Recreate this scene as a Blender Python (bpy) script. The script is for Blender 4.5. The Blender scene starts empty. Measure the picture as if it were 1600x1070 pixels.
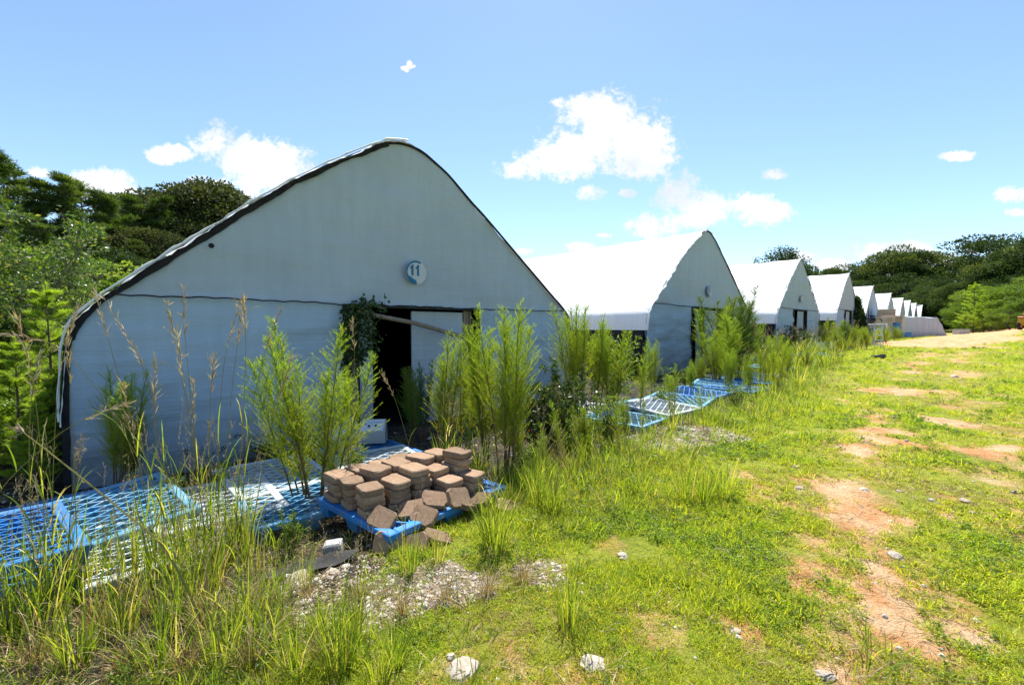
import bpy, math, random
import numpy as np
from mathutils import Vector, Matrix, Euler

R = math.radians
scene = bpy.context.scene
COL = scene.collection

# ------------------------------------------------------------------ camera, world, sun, exposure
FPX, CX, CY = 680.0, 800.0, 535.0
PITCH = math.atan(24 / 680)
EYE = np.array([0.0, 0.0, 1.65])
cd = bpy.data.cameras.new('camera'); cam = bpy.data.objects.new('camera', cd); COL.objects.link(cam)
cd.sensor_width = 36; cd.lens = FPX / 1600 * 36; cd.clip_start = 0.05; cd.clip_end = 3000
cam.location = tuple(EYE); cam.rotation_euler = (R(90) - PITCH, 0, 0)
scene.camera = cam
FWD = np.array([0, math.cos(PITCH), -math.sin(PITCH)]); UPV = np.array([0, math.sin(PITCH), math.cos(PITCH)])

SUN_EL, SUN_AZ = R(61), R(5)         # azimuth from +Y (the way we look) towards +X
SKY_STRENGTH = 0.104
CLOUDS = [  # x, y, half width, half height in view of the photograph, turned into sky directions
    (950, 190, 62, 40), (905, 235, 60, 34), (1000, 232, 52, 42), (850, 258, 58, 22), (925, 168, 44, 20), (980, 262, 46, 18), (812, 262, 22, 10),
    (1062, 300, 24, 30), (1120, 322, 74, 22), (1190, 328, 40, 20), (1030, 352, 44, 18), (1075, 345, 30, 14),
    (928, 301, 22, 11), (980, 302, 14, 6), (1208, 273, 19, 9), (633, 107, 5, 3), (640, 101, 4, 6), (636, 111, 3, 2), (646, 104, 3, 2), (1490, 244, 26, 7), (1585, 305, 24, 12), (1590, 332, 18, 6),
    (335, 222, 30, 28), (385, 245, 50, 28), (440, 262, 46, 34), (410, 285, 40, 26), (262, 242, 34, 12), (65, 270, 20, 9), (165, 290, 50, 22),
    (330, 290, 40, 14), (300, 300, 40, 12), (905, 386, 22, 7), (1400, 392, 56, 14), (820, 392, 14, 5), (1250, 402, 26, 10), (945, 368, 14, 4), (1440, 410, 60, 14), (1290, 415, 34, 9)]

def ray(px, py):
    d = np.array([1.0, 0, 0]) * ((px - CX) / FPX) + FWD - UPV * ((py - CY) / FPX)
    return d

def build_world():
    w = bpy.data.worlds.new('World'); scene.world = w; w.use_nodes = True
    nt = w.node_tree; N = nt.nodes; L = nt.links; N.clear()
    out = N.new('ShaderNodeOutputWorld'); bg = N.new('ShaderNodeBackground'); bg.inputs[1].default_value = 1
    sky = N.new('ShaderNodeTexSky'); sky.sky_type = 'NISHITA'; sky.sun_disc = False
    sky.sun_elevation = SUN_EL; sky.sun_rotation = SUN_AZ; sky.air_density = 1.0; sky.dust_density = 0.25; sky.ozone_density = 2.2; sky.altitude = 200
    sc_ = N.new('ShaderNodeVectorMath'); sc_.operation = 'SCALE'; sc_.inputs['Scale'].default_value = SKY_STRENGTH; tint = N.new('ShaderNodeVectorMath'); tint.operation = 'MULTIPLY'; tint.inputs[1].default_value = (.97, 1.01, 1.05)
    L.new(sky.outputs[0], tint.inputs[0]); L.new(tint.outputs[0], sc_.inputs[0])
    tc = N.new('ShaderNodeTexCoord'); sep = N.new('ShaderNodeSeparateXYZ'); L.new(tc.outputs['Generated'], sep.inputs[0])
    def m(op, a, b=None, c=None):
        n = N.new('ShaderNodeMath'); n.operation = op
        for i, v in enumerate((a, b, c)):
            if v is None: continue
            if isinstance(v, (int, float)): n.inputs[i].default_value = v
            else: L.new(v, n.inputs[i])
        return n.outputs[0]
    yy = m('MAXIMUM', sep.outputs[1], 0.02)
    qx = m('DIVIDE', sep.outputs[0], yy); qz = m('DIVIDE', sep.outputs[2], yy)
    comb = N.new('ShaderNodeCombineXYZ'); L.new(qx, comb.inputs[0]); L.new(qz, comb.inputs[1])
    def noise(scale, detail, rough, off=0):
        mp = N.new('ShaderNodeVectorMath'); mp.operation = 'ADD'; L.new(comb.outputs[0], mp.inputs[0]); mp.inputs[1].default_value = (off, off * .7, 0)
        n = N.new('ShaderNodeTexNoise'); n.inputs['Scale'].default_value = scale; n.inputs['Detail'].default_value = detail; n.inputs['Roughness'].default_value = rough
        L.new(mp.outputs[0], n.inputs['Vector']); return n.outputs[0]
    nb = noise(11, 8, .66); nf = noise(55, 8, .72, 3)
    field = None
    for (x, y, rx, ry) in CLOUDS:
        d = ray(x, y); cx, cz = d[0] / d[1], d[2] / d[1]
        ax = m('DIVIDE', m('SUBTRACT', qx, float(cx)), rx * 1.12 / FPX)
        az = m('DIVIDE', m('SUBTRACT', qz, float(cz)), ry * 1.12 / FPX)
        f = m('SUBTRACT', 1.0, m('MULTIPLY_ADD', ax, ax, m('MULTIPLY', az, az)))
        field = f if field is None else m('SMOOTH_MAX', field, f, .25)
    field = m('MAXIMUM', field, -1.6)
    f2 = m('ADD', field, m('MULTIPLY', m('SUBTRACT', nb, .50), 5.0))
    f2 = m('ADD', f2, m('MULTIPLY', m('SUBTRACT', nf, .46), 3.4))
    mr = N.new('ShaderNodeMapRange'); mr.interpolation_type = 'SMOOTHSTEP'; mr.inputs[1].default_value = -.3; mr.inputs[2].default_value = 1.0
    L.new(f2, mr.inputs[0])
    mask = m('MULTIPLY', mr.outputs[0], m('GREATER_THAN', sep.outputs[1], .05))
    shade = N.new('ShaderNodeMapRange'); shade.inputs[1].default_value = .34; shade.inputs[2].default_value = .52
    L.new(noise(6, 4, .5, 8), shade.inputs[0])
    cr = N.new('ShaderNodeMix'); cr.data_type = 'RGBA'; cr.inputs[6].default_value = (.41, .45, .51, 1); cr.inputs[7].default_value = (.56, .56, .565, 1)
    L.new(shade.outputs[0], cr.inputs[0])
    mx = N.new('ShaderNodeMix'); mx.data_type = 'RGBA'; L.new(mask, mx.inputs[0]); L.new(sc_.outputs[0], mx.inputs[6]); L.new(cr.outputs[2], mx.inputs[7])
    L.new(mx.outputs[2], bg.inputs[0]); L.new(bg.outputs[0], out.inputs[0])
build_world()
ld = bpy.data.lights.new('sun', 'SUN'); sun = bpy.data.objects.new('sun', ld); COL.objects.link(sun)
ld.energy = 5.0; ld.angle = R(.5); ld.color = (1, .955, .88)
sun.rotation_euler = Vector((-math.sin(SUN_AZ) * math.cos(SUN_EL), -math.cos(SUN_AZ) * math.cos(SUN_EL), -math.sin(SUN_EL))).to_track_quat('-Z', 'Y').to_euler()
scene.view_settings.view_transform = 'Standard'; scene.view_settings.look = 'None'
scene.view_settings.gamma = 1; scene.view_settings.use_curve_mapping = False
scene.view_settings.exposure = 1.0
scene.cycles.max_bounces = 6; scene.cycles.transparent_max_bounces = 4
scene.cycles.diffuse_bounces = 3; scene.cycles.glossy_bounces = 2; scene.cycles.transmission_bounces = 4

# ------------------------------------------------------------------ helpers
def tag(o, label=None, cat=None, group=None, kind=None):
    if label: o['label'] = label
    if cat: o['category'] = cat
    if group: o['group'] = group
    if kind: o['kind'] = kind
    return o

def hash2(ix, iy, seed):
    h = (ix.astype(np.int64) * 374761393 + iy.astype(np.int64) * 668265263 + seed * 1274126177) & 0x7fffffff
    h = ((h ^ (h >> 13)) * 1274126177) & 0x7fffffff
    return ((h ^ (h >> 16)) & 0xffffff) / float(0xffffff)
def vn(x, y, scale=1.0, seed=0):
    x = np.asarray(x, float) / scale; y = np.asarray(y, float) / scale
    ix = np.floor(x); iy = np.floor(y); fx = x - ix; fy = y - iy
    fx = fx * fx * (3 - 2 * fx); fy = fy * fy * (3 - 2 * fy)
    a = hash2(ix, iy, seed); b = hash2(ix + 1, iy, seed); c = hash2(ix, iy + 1, seed); d = hash2(ix + 1, iy + 1, seed)
    return (a * (1 - fx) + b * fx) * (1 - fy) + (c * (1 - fx) + d * fx) * fy
def fbm(x, y, scale, seed=0, oct=4):
    s = 0; a = .5; t = 0
    for i in range(oct):
        s = s + a * vn(x, y, scale / 2 ** i, seed + i * 17); t += a; a *= .5
    return s / t
def sst(x, a, b):
    t = np.clip((np.asarray(x, float) - a) / (b - a), 0, 1); return t * t * (3 - 2 * t)

UX, UY = .731, .6824                 # along the row of greenhouses
NX, NY = .6824, -.731                # out of their fronts, towards the track
OX, OY = -2.17, 7.676                # foot below the peak of the first front
def st(x, y):
    return (x - OX) * UX + (y - OY) * UY, (x - OX) * NX + (y - OY) * NY
def xy(s, t):
    return OX + s * UX + t * NX, OY + s * UY + t * NY
RS = [-60, -20, 0, 12.6, 25, 39, 52, 65, 115, 300]; RV = [-1.2, -.3, 0, .36, .63, .84, .78, .74, .84, 1.2]
def H0(x, y):
    s, t = st(x, y)
    r = np.interp(s, RS, RV)
    low = -.2
    bank = sst(t, 2.6, 4.6)
    h = r + low * (1 - bank)
    h = h * (1 - .35 * bank * sst(s, 2, 12) * (1 - sst(s, 25, 45)))       # the lawn lies a little lower than the row there
    h = h + 1.5 * sst(t, 5, 16) * sst(s, 28, 62) + 1.6 * sst(t, 16, 50) * sst(s, 20, 62)
    return h
def HB(x, y):
    s, t = st(x, y)
    f = sst(t, .8, 2.5) * (1 - sst(np.hypot(x, y), 30, 60))
    b = (fbm(x, y, .9, 5, 3) - .5) * .09 + (fbm(x, y, .22, 9, 3) - .5) * .03
    return H0(x, y) + b * (.35 + .65 * f)
def hz(x, y): return float(HB(np.array([x]), np.array([y]))[0])
def hit(px, py, dz=0.0, maxd=200):
    d = ray(px, py); ts = np.concatenate([np.arange(1, 12, .02), np.arange(12, 60, .05), np.arange(60, maxd, .2)])
    X = EYE[0] + d[0] * ts; Y = EYE[1] + d[1] * ts; Z = EYE[2] + d[2] * ts
    g = H0(X, Y) + dz
    k = np.where(Z <= g)[0]
    i = k[0] if len(k) else len(ts) - 1
    return float(X[i]), float(Y[i]), hz(float(X[i]), float(Y[i]))
def at(px, py, Y):
    d = ray(px, py); k = Y / d[1]
    return np.array([d[0] * k, Y, EYE[2] + d[2] * k])
def atx(px, Y):
    x = (px - CX) / FPX * Y; return x, Y, hz(x, Y)

class G:
    """collects faces; each has a material slot and a random value kept in the attribute 'v'"""
    def __init__(s): s.V = []; s.F = []; s.n = 0
    def add(s, V, F, m=0, v=0.5, smooth=False):
        V = np.asarray(V, float).reshape(-1, 3); F = np.asarray(F, int)
        vv = np.full(len(V), v) if np.isscalar(v) else np.asarray(v, float)
        s.V.append((V, vv)); s.F.append((F + s.n, m, smooth)); s.n += len(V)
        return s
    def mesh(s, name, mats):
        me = bpy.data.meshes.new(name)
        V = np.concatenate([a for a, b in s.V]); vv = np.concatenate([b for a, b in s.V])
        me.vertices.add(len(V)); me.vertices.foreach_set('co', V.astype(np.float32).ravel())
        loops = []; starts = []; mi = []; sm = []; p = 0
        for F, m, smo in s.F:
            if len(F) == 0: continue
            k = F.shape[1]; loops.append(F.ravel()); starts.append(p + np.arange(len(F)) * k); p += F.size
            mi.append(np.full(len(F), m)); sm.append(np.full(len(F), smo))
        loops = np.concatenate(loops); starts = np.concatenate(starts)
        me.loops.add(len(loops)); me.loops.foreach_set('vertex_index', loops.astype(np.int32))
        me.polygons.add(len(starts)); me.polygons.foreach_set('loop_start', starts.astype(np.int32))
        me.polygons.foreach_set('material_index', np.concatenate(mi).astype(np.int32))
        me.polygons.foreach_set('use_smooth', np.concatenate(sm).astype(bool))
        me.update(calc_edges=True); me.validate()
        a = me.attributes.new('v', 'FLOAT', 'POINT'); a.data.foreach_set('value', vv.astype(np.float32))
        for m in (mats if isinstance(mats, (list, tuple)) else [mats]): me.materials.append(m)
        return me
    def obj(s, name, mats, parent=None, link=True):
        o = bpy.data.objects.new(name, s.mesh(name, mats))
        if link: COL.objects.link(o)
        if parent: o.parent = parent
        return o
    def box(s, c, size, rot=None, m=0, v=.5, bev=0.0):
        hx, hy, hz_ = size[0] / 2, size[1] / 2, size[2] / 2
        if bev <= 0:
            V = np.array([(i * hx, j * hy, k * hz_) for k in (-1, 1) for j in (-1, 1) for i in (-1, 1)], float)
            F = [(0, 2, 3, 1), (4, 5, 7, 6), (0, 1, 5, 4), (2, 6, 7, 3), (0, 4, 6, 2), (1, 3, 7, 5)]
        else:
            b = min(bev, hx * .9, hy * .9, hz_ * .9)
            ring = lambda ax, ay, z: [(-ax, -ay, z), (ax, -ay, z), (ax, ay, z), (-ax, ay, z)]
            V = ring(hx - b, hy - b, -hz_) + ring(hx, hy, -hz_ + b) + ring(hx, hy, hz_ - b) + ring(hx - b, hy - b, hz_)
            V = np.array(V, float); F = [(3, 2, 1, 0), (12, 13, 14, 15)]
            for k in range(3):
                for i in range(4):
                    j = (i + 1) % 4; F.append((4 * k + i, 4 * k + j, 4 * k + 4 + j, 4 * k + 4 + i))
        if rot is not None: V = V @ np.array(rot).T
        s.add(V + np.array(c), F, m, v); return s
    def tube(s, P, r, n=4, m=0, v=.5, cap=False):
        P = np.asarray(P, float); k = len(P); r = np.full(k, r) if np.isscalar(r) else np.asarray(r)
        T = np.gradient(P, axis=0); T /= np.linalg.norm(T, axis=1)[:, None] + 1e-9
        ref = np.array([0, 0, 1.0]) if abs(T[:, 2]).mean() < .8 else np.array([1.0, 0, 0])
        A = np.cross(T, ref); A /= np.linalg.norm(A, axis=1)[:, None] + 1e-9; B = np.cross(T, A)
        an = np.arange(n) / n * 2 * math.pi
        V = P[:, None] + r[:, None, None] * (np.cos(an)[None, :, None] * A[:, None] + np.sin(an)[None, :, None] * B[:, None])
        V = V.reshape(-1, 3); F = []
        for i in range(k - 1):
            for j in range(n):
                j2 = (j + 1) % n; F.append((i * n + j, i * n + j2, (i + 1) * n + j2, (i + 1) * n + j))
        s.add(V, F, m, v, n > 4)
        if cap and n == 4: s.add(V, [(3, 2, 1, 0), ((k - 1) * n, (k - 1) * n + 1, (k - 1) * n + 2, (k - 1) * n + 3)], m, v)
        return s
    def leaves(s, P, D, L, W, rng, m=0, v=None, fold=.25, bend=None):
        """diamond leaves: P base points, D directions (n,3), L lengths, W widths"""
        n = len(P)
        if n == 0: return s
        D = D / (np.linalg.norm(D, axis=1)[:, None] + 1e-9)
        L = np.broadcast_to(np.asarray(L, float), (n,)); W = np.broadcast_to(np.asarray(W, float), (n,))
        A = rng.normal(size=(n, 3)); S = np.cross(D, A); S /= np.linalg.norm(S, axis=1)[:, None] + 1e-9
        Nn = np.cross(S, D)
        mid = P + D * (L * .45)[:, None]; up = Nn * (W * fold)[:, None]
        V = np.stack([P, mid + S * (W / 2)[:, None] + up, P + D * L[:, None], mid - S * (W / 2)[:, None] + up], 1).reshape(-1, 3)
        F = np.arange(4 * n).reshape(n, 4)
        vv = rng.random(n) if v is None else v
        s.add(V, F, m, np.repeat(vv, 4)); return s
    def needles(s, P, D, L, W, rng, m=0, v=None):
        n = len(P)
        if n == 0: return s
        D = D / (np.linalg.norm(D, axis=1)[:, None] + 1e-9)
        L = np.broadcast_to(np.asarray(L, float), (n,)); W = np.broadcast_to(np.asarray(W, float), (n,))
        A = rng.normal(size=(n, 3)); S = np.cross(D, A); S /= np.linalg.norm(S, axis=1)[:, None] + 1e-9
        V = np.stack([P - S * (W / 2)[:, None], P + S * (W / 2)[:, None], P + D * L[:, None]], 1).reshape(-1, 3)
        vv = rng.random(n) if v is None else v
        s.add(V, np.arange(3 * n).reshape(n, 3), m, np.repeat(vv, 3)); return s
    def blades(s, P, az, L, W, lean, droop, rng, m=0, v=None, seg=4):
        """curved grass blades; lean = starting angle from vertical, droop = extra bend to the tip"""
        n = len(P)
        az = np.asarray(az); h = np.stack([np.cos(az), np.sin(az), np.zeros(n)], 1); sd = np.stack([-np.sin(az), np.cos(az), np.zeros(n)], 1)
        L = np.broadcast_to(np.asarray(L, float), (n,)); W = np.broadcast_to(np.asarray(W, float), (n,))
        lean = np.broadcast_to(lean, (n,)); droop = np.broadcast_to(droop, (n,))
        tw = rng.uniform(-.9, .9, n)
        pts = [P.copy()]; cur = P.copy()
        for k in range(seg):
            a = lean + droop * ((k + .5) / seg) ** 1.5
            cur = cur + (h * np.sin(a)[:, None] + np.array([0, 0, 1.0]) * np.cos(a)[:, None]) * (L / seg)[:, None]
            pts.append(cur.copy())
        rows = []
        for k, p in enumerate(pts[:-1]):
            w = W * (1 - (k / seg) ** 2 * .75) * (.6 if k == 0 else 1)
            d2 = sd * np.cos(tw)[:, None] + h * np.sin(tw)[:, None]
            rows.append(p - d2 * (w / 2)[:, None]); rows.append(p + d2 * (w / 2)[:, None])
        rows.append(pts[-1])
        V = np.stack(rows, 1); K = V.shape[1]; base = np.arange(n) * K
        vv = rng.random(n) if v is None else np.broadcast_to(v, (n,))
        Q = np.concatenate([np.stack([base + 2 * k, base + 2 * k + 1, base + 2 * k + 3, base + 2 * k + 2], 1) for k in range(seg - 1)])
        k = seg - 1; T = np.stack([base + 2 * k, base + 2 * k + 1, base + 2 * k + 2], 1)
        s.V.append((V.reshape(-1, 3), np.repeat(vv, K))); s.F.append((Q + s.n, m, False)); s.F.append((T + s.n, m, False)); s.n += n * K
        return s

def empty(name, loc, rz=0, scale=1.0):
    o = bpy.data.objects.new(name, None); COL.objects.link(o); o.location = loc; o.rotation_euler = (0, 0, rz)
    o.scale = (scale,) * 3 if np.isscalar(scale) else scale; o.empty_display_size = .2
    return o
def kids(o): return [c for c in CH.get(o.name, [])]
CH = {}
def child(o, name, mesh, kind=None, label=None):
    c = bpy.data.objects.new(name, mesh); COL.objects.link(c); c.parent = o
    if kind: c['kind'] = kind
    if label: c['label'] = label
    return c

# ------------------------------------------------------------------ materials
def newmat(name):
    m = bpy.data.materials.new(name); m.use_nodes = True; nt = m.node_tree; nt.nodes.clear()
    return m, nt, nt.nodes, nt.links
def ramp(N, stops):
    r = N.new('ShaderNodeValToRGB'); e = r.color_ramp.elements
    while len(e) < len(stops): e.new(.5)
    for el, (p, c) in zip(e, stops): el.position = p; el.color = (*c, 1)
    return r
def leafmat(name, stops, trans=.45, tcol=1.5, rough=.5, spec=.3, dark=0.0, objvar=.18):
    """foliage: colour from the per-leaf value and a per-plant variation, some light passing through"""
    m, nt, N, L = newmat(name)
    at_ = N.new('ShaderNodeAttribute'); at_.attribute_name = 'v'
    oi = N.new('ShaderNodeObjectInfo')
    ad = N.new('ShaderNodeMath'); ad.operation = 'MULTIPLY_ADD'; L.new(oi.outputs['Random'], ad.inputs[0]); ad.inputs[1].default_value = objvar; 
    sb = N.new('ShaderNodeMath'); sb.operation = 'SUBTRACT'; L.new(at_.outputs['Fac'], sb.inputs[0]); sb.inputs[1].default_value = objvar / 2
    L.new(sb.outputs[0], ad.inputs[2])
    r = ramp(N, stops); L.new(ad.outputs[0], r.inputs[0])
    p = N.new('ShaderNodeBsdfPrincipled'); L.new(r.outputs[0], p.inputs['Base Color']); p.inputs['Roughness'].default_value = rough
    p.inputs['Specular IOR Level'].default_value = spec
    t = N.new('ShaderNodeBsdfTranslucent')
    vm = N.new('ShaderNodeVectorMath'); vm.operation = 'MULTIPLY'; L.new(r.outputs[0], vm.inputs[0]); vm.inputs[1].default_value = (tcol * 1.05, tcol, tcol * .45)
    L.new(vm.outputs[0], t.inputs[0])
    mx = N.new('ShaderNodeMixShader'); mx.inputs[0].default_value = trans; L.new(p.outputs[0], mx.inputs[1]); L.new(t.outputs[0], mx.inputs[2])
    o = N.new('ShaderNodeOutputMaterial'); L.new(mx.outputs[0], o.inputs[0])
    return m
def surf(name, c1, c2=None, rough=.7, scale=6, detail=6, bump=.0, bscale=30, spec=.3, stretch=(1, 1, 1), bdist=.01, objvar=0, dirt=None, dirt_scale=2, dirt_lo=.55, dirt_hi=.75, trans=0):
    """plain surface: two tones mixed by noise, optional second noise of dirt, fine relief, optional light let through"""
    m, nt, N, L = newmat(name)
    tc = N.new('ShaderNodeTexCoord'); mp = N.new('ShaderNodeMapping'); L.new(tc.outputs['Object'], mp.inputs[0]); mp.inputs['Scale'].default_value = stretch
    n = N.new('ShaderNodeTexNoise'); L.new(mp.outputs[0], n.inputs[0]); n.inputs['Scale'].default_value = scale; n.inputs['Detail'].default_value = detail; n.inputs['Roughness'].default_value = .65
    c2 = c2 or c1
    r = ramp(N, [(.35, c1), (.65, c2)]); L.new(n.outputs[0], r.inputs[0]); col = r.outputs[0]
    if dirt:
        n2 = N.new('ShaderNodeTexNoise'); L.new(tc.outputs['Object'], n2.inputs[0]); n2.inputs['Scale'].default_value = dirt_scale; n2.inputs['Detail'].default_value = 8; n2.inputs['Roughness'].default_value = .7
        mr = N.new('ShaderNodeMapRange'); mr.inputs[1].default_value = dirt_lo; mr.inputs[2].default_value = dirt_hi; L.new(n2.outputs[0], mr.inputs[0])
        mx = N.new('ShaderNodeMix'); mx.data_type = 'RGBA'; L.new(mr.outputs[0], mx.inputs[0]); L.new(col, mx.inputs[6]); mx.inputs[7].default_value = (*dirt, 1); col = mx.outputs[2]
    if objvar:
        oi = N.new('ShaderNodeObjectInfo'); hs = N.new('ShaderNodeHueSaturation'); mr = N.new('ShaderNodeMapRange')
        mr.inputs[3].default_value = 1 - objvar; mr.inputs[4].default_value = 1 + objvar; L.new(oi.outputs['Random'], mr.inputs[0]); L.new(mr.outputs[0], hs.inputs['Value']); L.new(col, hs.inputs['Color']); col = hs.outputs[0]
    p = N.new('ShaderNodeBsdfPrincipled'); L.new(col, p.inputs['Base Color']); p.inputs['Roughness'].default_value = rough; p.inputs['Specular IOR Level'].default_value = spec
    if bump:
        b = N.new('ShaderNodeBump'); nb = N.new('ShaderNodeTexNoise'); L.new(mp.outputs[0], nb.inputs[0]); nb.inputs['Scale'].default_value = bscale; nb.inputs['Detail'].default_value = 5
        L.new(nb.outputs[0], b.inputs['Height']); b.inputs['Strength'].default_value = bump; b.inputs['Distance'].default_value = bdist; L.new(b.outputs[0], p.inputs['Normal'])
    sh = p.outputs[0]
    if trans:
        t = N.new('ShaderNodeBsdfTranslucent'); L.new(col, t.inputs[0]); mx = N.new('ShaderNodeMixShader'); mx.inputs[0].default_value = trans
        L.new(sh, mx.inputs[1]); L.new(t.outputs[0], mx.inputs[2]); sh = mx.outputs[0]
    o = N.new('ShaderNodeOutputMaterial'); L.new(sh, o.inputs[0])
    return m

M = {}
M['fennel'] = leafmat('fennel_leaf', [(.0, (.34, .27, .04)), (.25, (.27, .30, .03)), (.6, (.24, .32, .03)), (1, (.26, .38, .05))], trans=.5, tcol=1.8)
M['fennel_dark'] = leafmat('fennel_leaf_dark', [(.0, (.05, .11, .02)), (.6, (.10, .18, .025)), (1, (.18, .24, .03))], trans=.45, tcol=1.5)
M['fennel_stem'] = surf('weed_stem', (.12, .07, .035), (.20, .13, .05), rough=.7)
M['green_stem'] = surf('green_stem', (.13, .16, .03), (.26, .18, .05), rough=.6, scale=3)
M['grass'] = leafmat('grass_blade', [(.0, (.09, .15, .02)), (.4, (.18, .27, .025)), (.75, (.32, .37, .04)), (.94, (.42, .40, .08)), (1, (.56, .44, .24))], trans=.48, tcol=1.7)
M['lawn'] = leafmat('lawn_blade', [(.0, (.15, .23, .012)), (.35, (.30, .39, .02)), (.7, (.44, .46, .05)), (.93, (.56, .50, .10)), (1, (.60, .48, .24))], trans=.46, tcol=1.55)
M['clover'] = leafmat('clover_leaf', [(.0, (.11, .20, .012)), (.5, (.23, .35, .02)), (1, (.40, .46, .03))], trans=.48, tcol=1.9)
M['lawn_dry'] = leafmat('yellow_lawn_blade', [(.0, (.24, .28, .03)), (.4, (.36, .42, .03)), (.7, (.48, .46, .06)), (1, (.56, .40, .18))], trans=.45, tcol=1.8)
M['straw'] = leafmat('dry_straw', [(.0, (.20, .12, .06)), (.5, (.38, .28, .14)), (1, (.55, .44, .26))], trans=.3, tcol=1.0)
M['seed'] = leafmat('seed_head', [(.0, (.30, .20, .13)), (.5, (.46, .36, .25)), (1, (.62, .53, .40))], trans=.35, tcol=1.0)
M['shiny'] = leafmat('shiny_leaf', [(.0, (.035, .075, .015)), (.6, (.07, .13, .022)), (.9, (.15, .21, .035)), (1, (.34, .32, .06))], trans=.38, tcol=1.7, rough=.35, spec=.4)
M['redtip'] = leafmat('shrub_leaf', [(.0, (.03, .06, .015)), (.6, (.06, .10, .022)), (.93, (.10, .13, .03)), (.97, (.28, .10, .04)), (1, (.32, .09, .04))], trans=.3, tcol=1.5, rough=.35, spec=.5)
M['weed'] = leafmat('weed_leaf', [(.0, (.07, .13, .02)), (.5, (.14, .22, .03)), (1, (.27, .32, .06))], trans=.4, tcol=1.6, rough=.45)
M['vine'] = leafmat('vine_leaf', [(.0, (.02, .045, .01)), (.6, (.04, .08, .015)), (1, (.09, .14, .03))], trans=.35, tcol=1.4)
M['tree'] = leafmat('tree_leaf', [(.0, (.018, .042, .011)), (.4, (.034, .065, .016)), (.75, (.07, .11, .024)), (1, (.13, .15, .035))], trans=.33, tcol=1.4, rough=.6, spec=.12, objvar=.35)
M['oak'] = leafmat('oak_leaf', [(.0, (.025, .032, .012)), (.5, (.045, .065, .02)), (1, (.085, .095, .03))], trans=.3, tcol=1.4, rough=.6, spec=.12, objvar=.3)
M['pine'] = leafmat('pine_needle', [(.0, (.035, .07, .014)), (.5, (.07, .12, .02)), (1, (.14, .19, .032))], trans=.38, tcol=1.5, objvar=.35)
M['sapling'] = leafmat('sapling_needle', [(.0, (.13, .22, .02)), (.5, (.24, .36, .03)), (1, (.38, .46, .05))], trans=.5, tcol=1.8)
M['bush'] = leafmat('bush_leaf', [(.0, (.07, .13, .015)), (.5, (.13, .22, .02)), (1, (.24, .31, .035))], trans=.42, tcol=1.5, objvar=.3)
M['bark'] = surf('bark', (.07, .055, .04), (.14, .11, .085), rough=.9, scale=9, bump=.6, bscale=18, stretch=(1, 1, .3))
M['cloth'] = None
M['blue'] = surf('blue_plastic', (.012, .15, .46), (.03, .22, .56), rough=.45, scale=3, dirt=(.15, .20, .24), dirt_scale=7, dirt_lo=.45, dirt_hi=.75, bump=.15, bscale=60, bdist=.002, objvar=.12)
M['blue_pale'] = surf('sun_faded_blue_plastic', (.07, .27, .46), (.16, .38, .54), rough=.55, scale=4, dirt=(.34, .40, .40), dirt_scale=6, dirt_lo=.5, dirt_hi=.75, objvar=.1)
M['white_pl'] = surf('grey_white_plastic', (.40, .47, .50), (.54, .58, .58), rough=.55, scale=5, dirt=(.22, .22, .19), dirt_scale=8, dirt_lo=.48, dirt_hi=.8, objvar=.08)
M['paver'] = surf('paving_stone', (.20, .125, .075), (.39, .26, .165), rough=.92, scale=5, bump=.7, bscale=70, bdist=.004, dirt=(.13, .095, .065), dirt_scale=7, dirt_lo=.44, dirt_hi=.74, objvar=.4)
M['rock'] = surf('pale_rock', (.30, .25, .19), (.50, .44, .37), rough=.9, scale=7, bump=.6, bscale=25, objvar=.15)
M['concrete'] = surf('concrete', (.30, .30, .29), (.48, .47, .45), rough=.95, scale=14, bump=.6, bscale=60)
M['black_rubber'] = surf('black_sheet', (.012, .012, .013), (.035, .034, .034), rough=.75, scale=5, bump=.3, bscale=9)
M['black_mesh'] = surf('black_shade_fabric', (.010, .010, .011), (.022, .022, .024), rough=.9, scale=8)
M['wood'] = surf('weathered_wood', (.14, .11, .085), (.27, .22, .17), rough=.85, scale=4, stretch=(6, 6, .8), bump=.4, bscale=12)
M['tan'] = surf('tan_tray', (.42, .34, .26), (.58, .49, .39), rough=.8, scale=6, objvar=.1)
M['greybox'] = surf('grey_casing', (.34, .38, .40), (.42, .45, .46), rough=.5, scale=3, dirt=(.26, .25, .2), dirt_scale=6)
M['panelgrey'] = surf('pale_panel', (.60, .63, .65), (.68, .70, .71), rough=.5)
M['teal'] = surf('sign_blue', (.012, .11, .24), (.02, .15, .28), rough=.6)
M['signwhite'] = surf('sign_white', (.44, .46, .50), (.50, .52, .56), rough=.6, dirt=(.5, .48, .5), dirt_scale=14)
M['metal'] = surf('aluminium', (.45, .46, .47), (.6, .6, .6), rough=.4, scale=8)
M['red'] = surf('faded_red_paint', (.42, .07, .03), (.56, .16, .06), rough=.5, scale=5)
M['ochre'] = surf('orange_paint', (.42, .20, .03), (.36, .30, .04), rough=.6, scale=6)
M['tyre'] = surf('tyre_rubber', (.02, .018, .016), (.05, .04, .03), rough=.9)
M['film'] = surf('bluish_plastic_film', (.22, .36, .42), (.34, .48, .52), rough=.25, scale=3, bump=.6, bscale=5, trans=.3)
M['tin'] = surf('rusty_print', (.35, .12, .08), (.62, .60, .58), rough=.6, scale=30)

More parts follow.
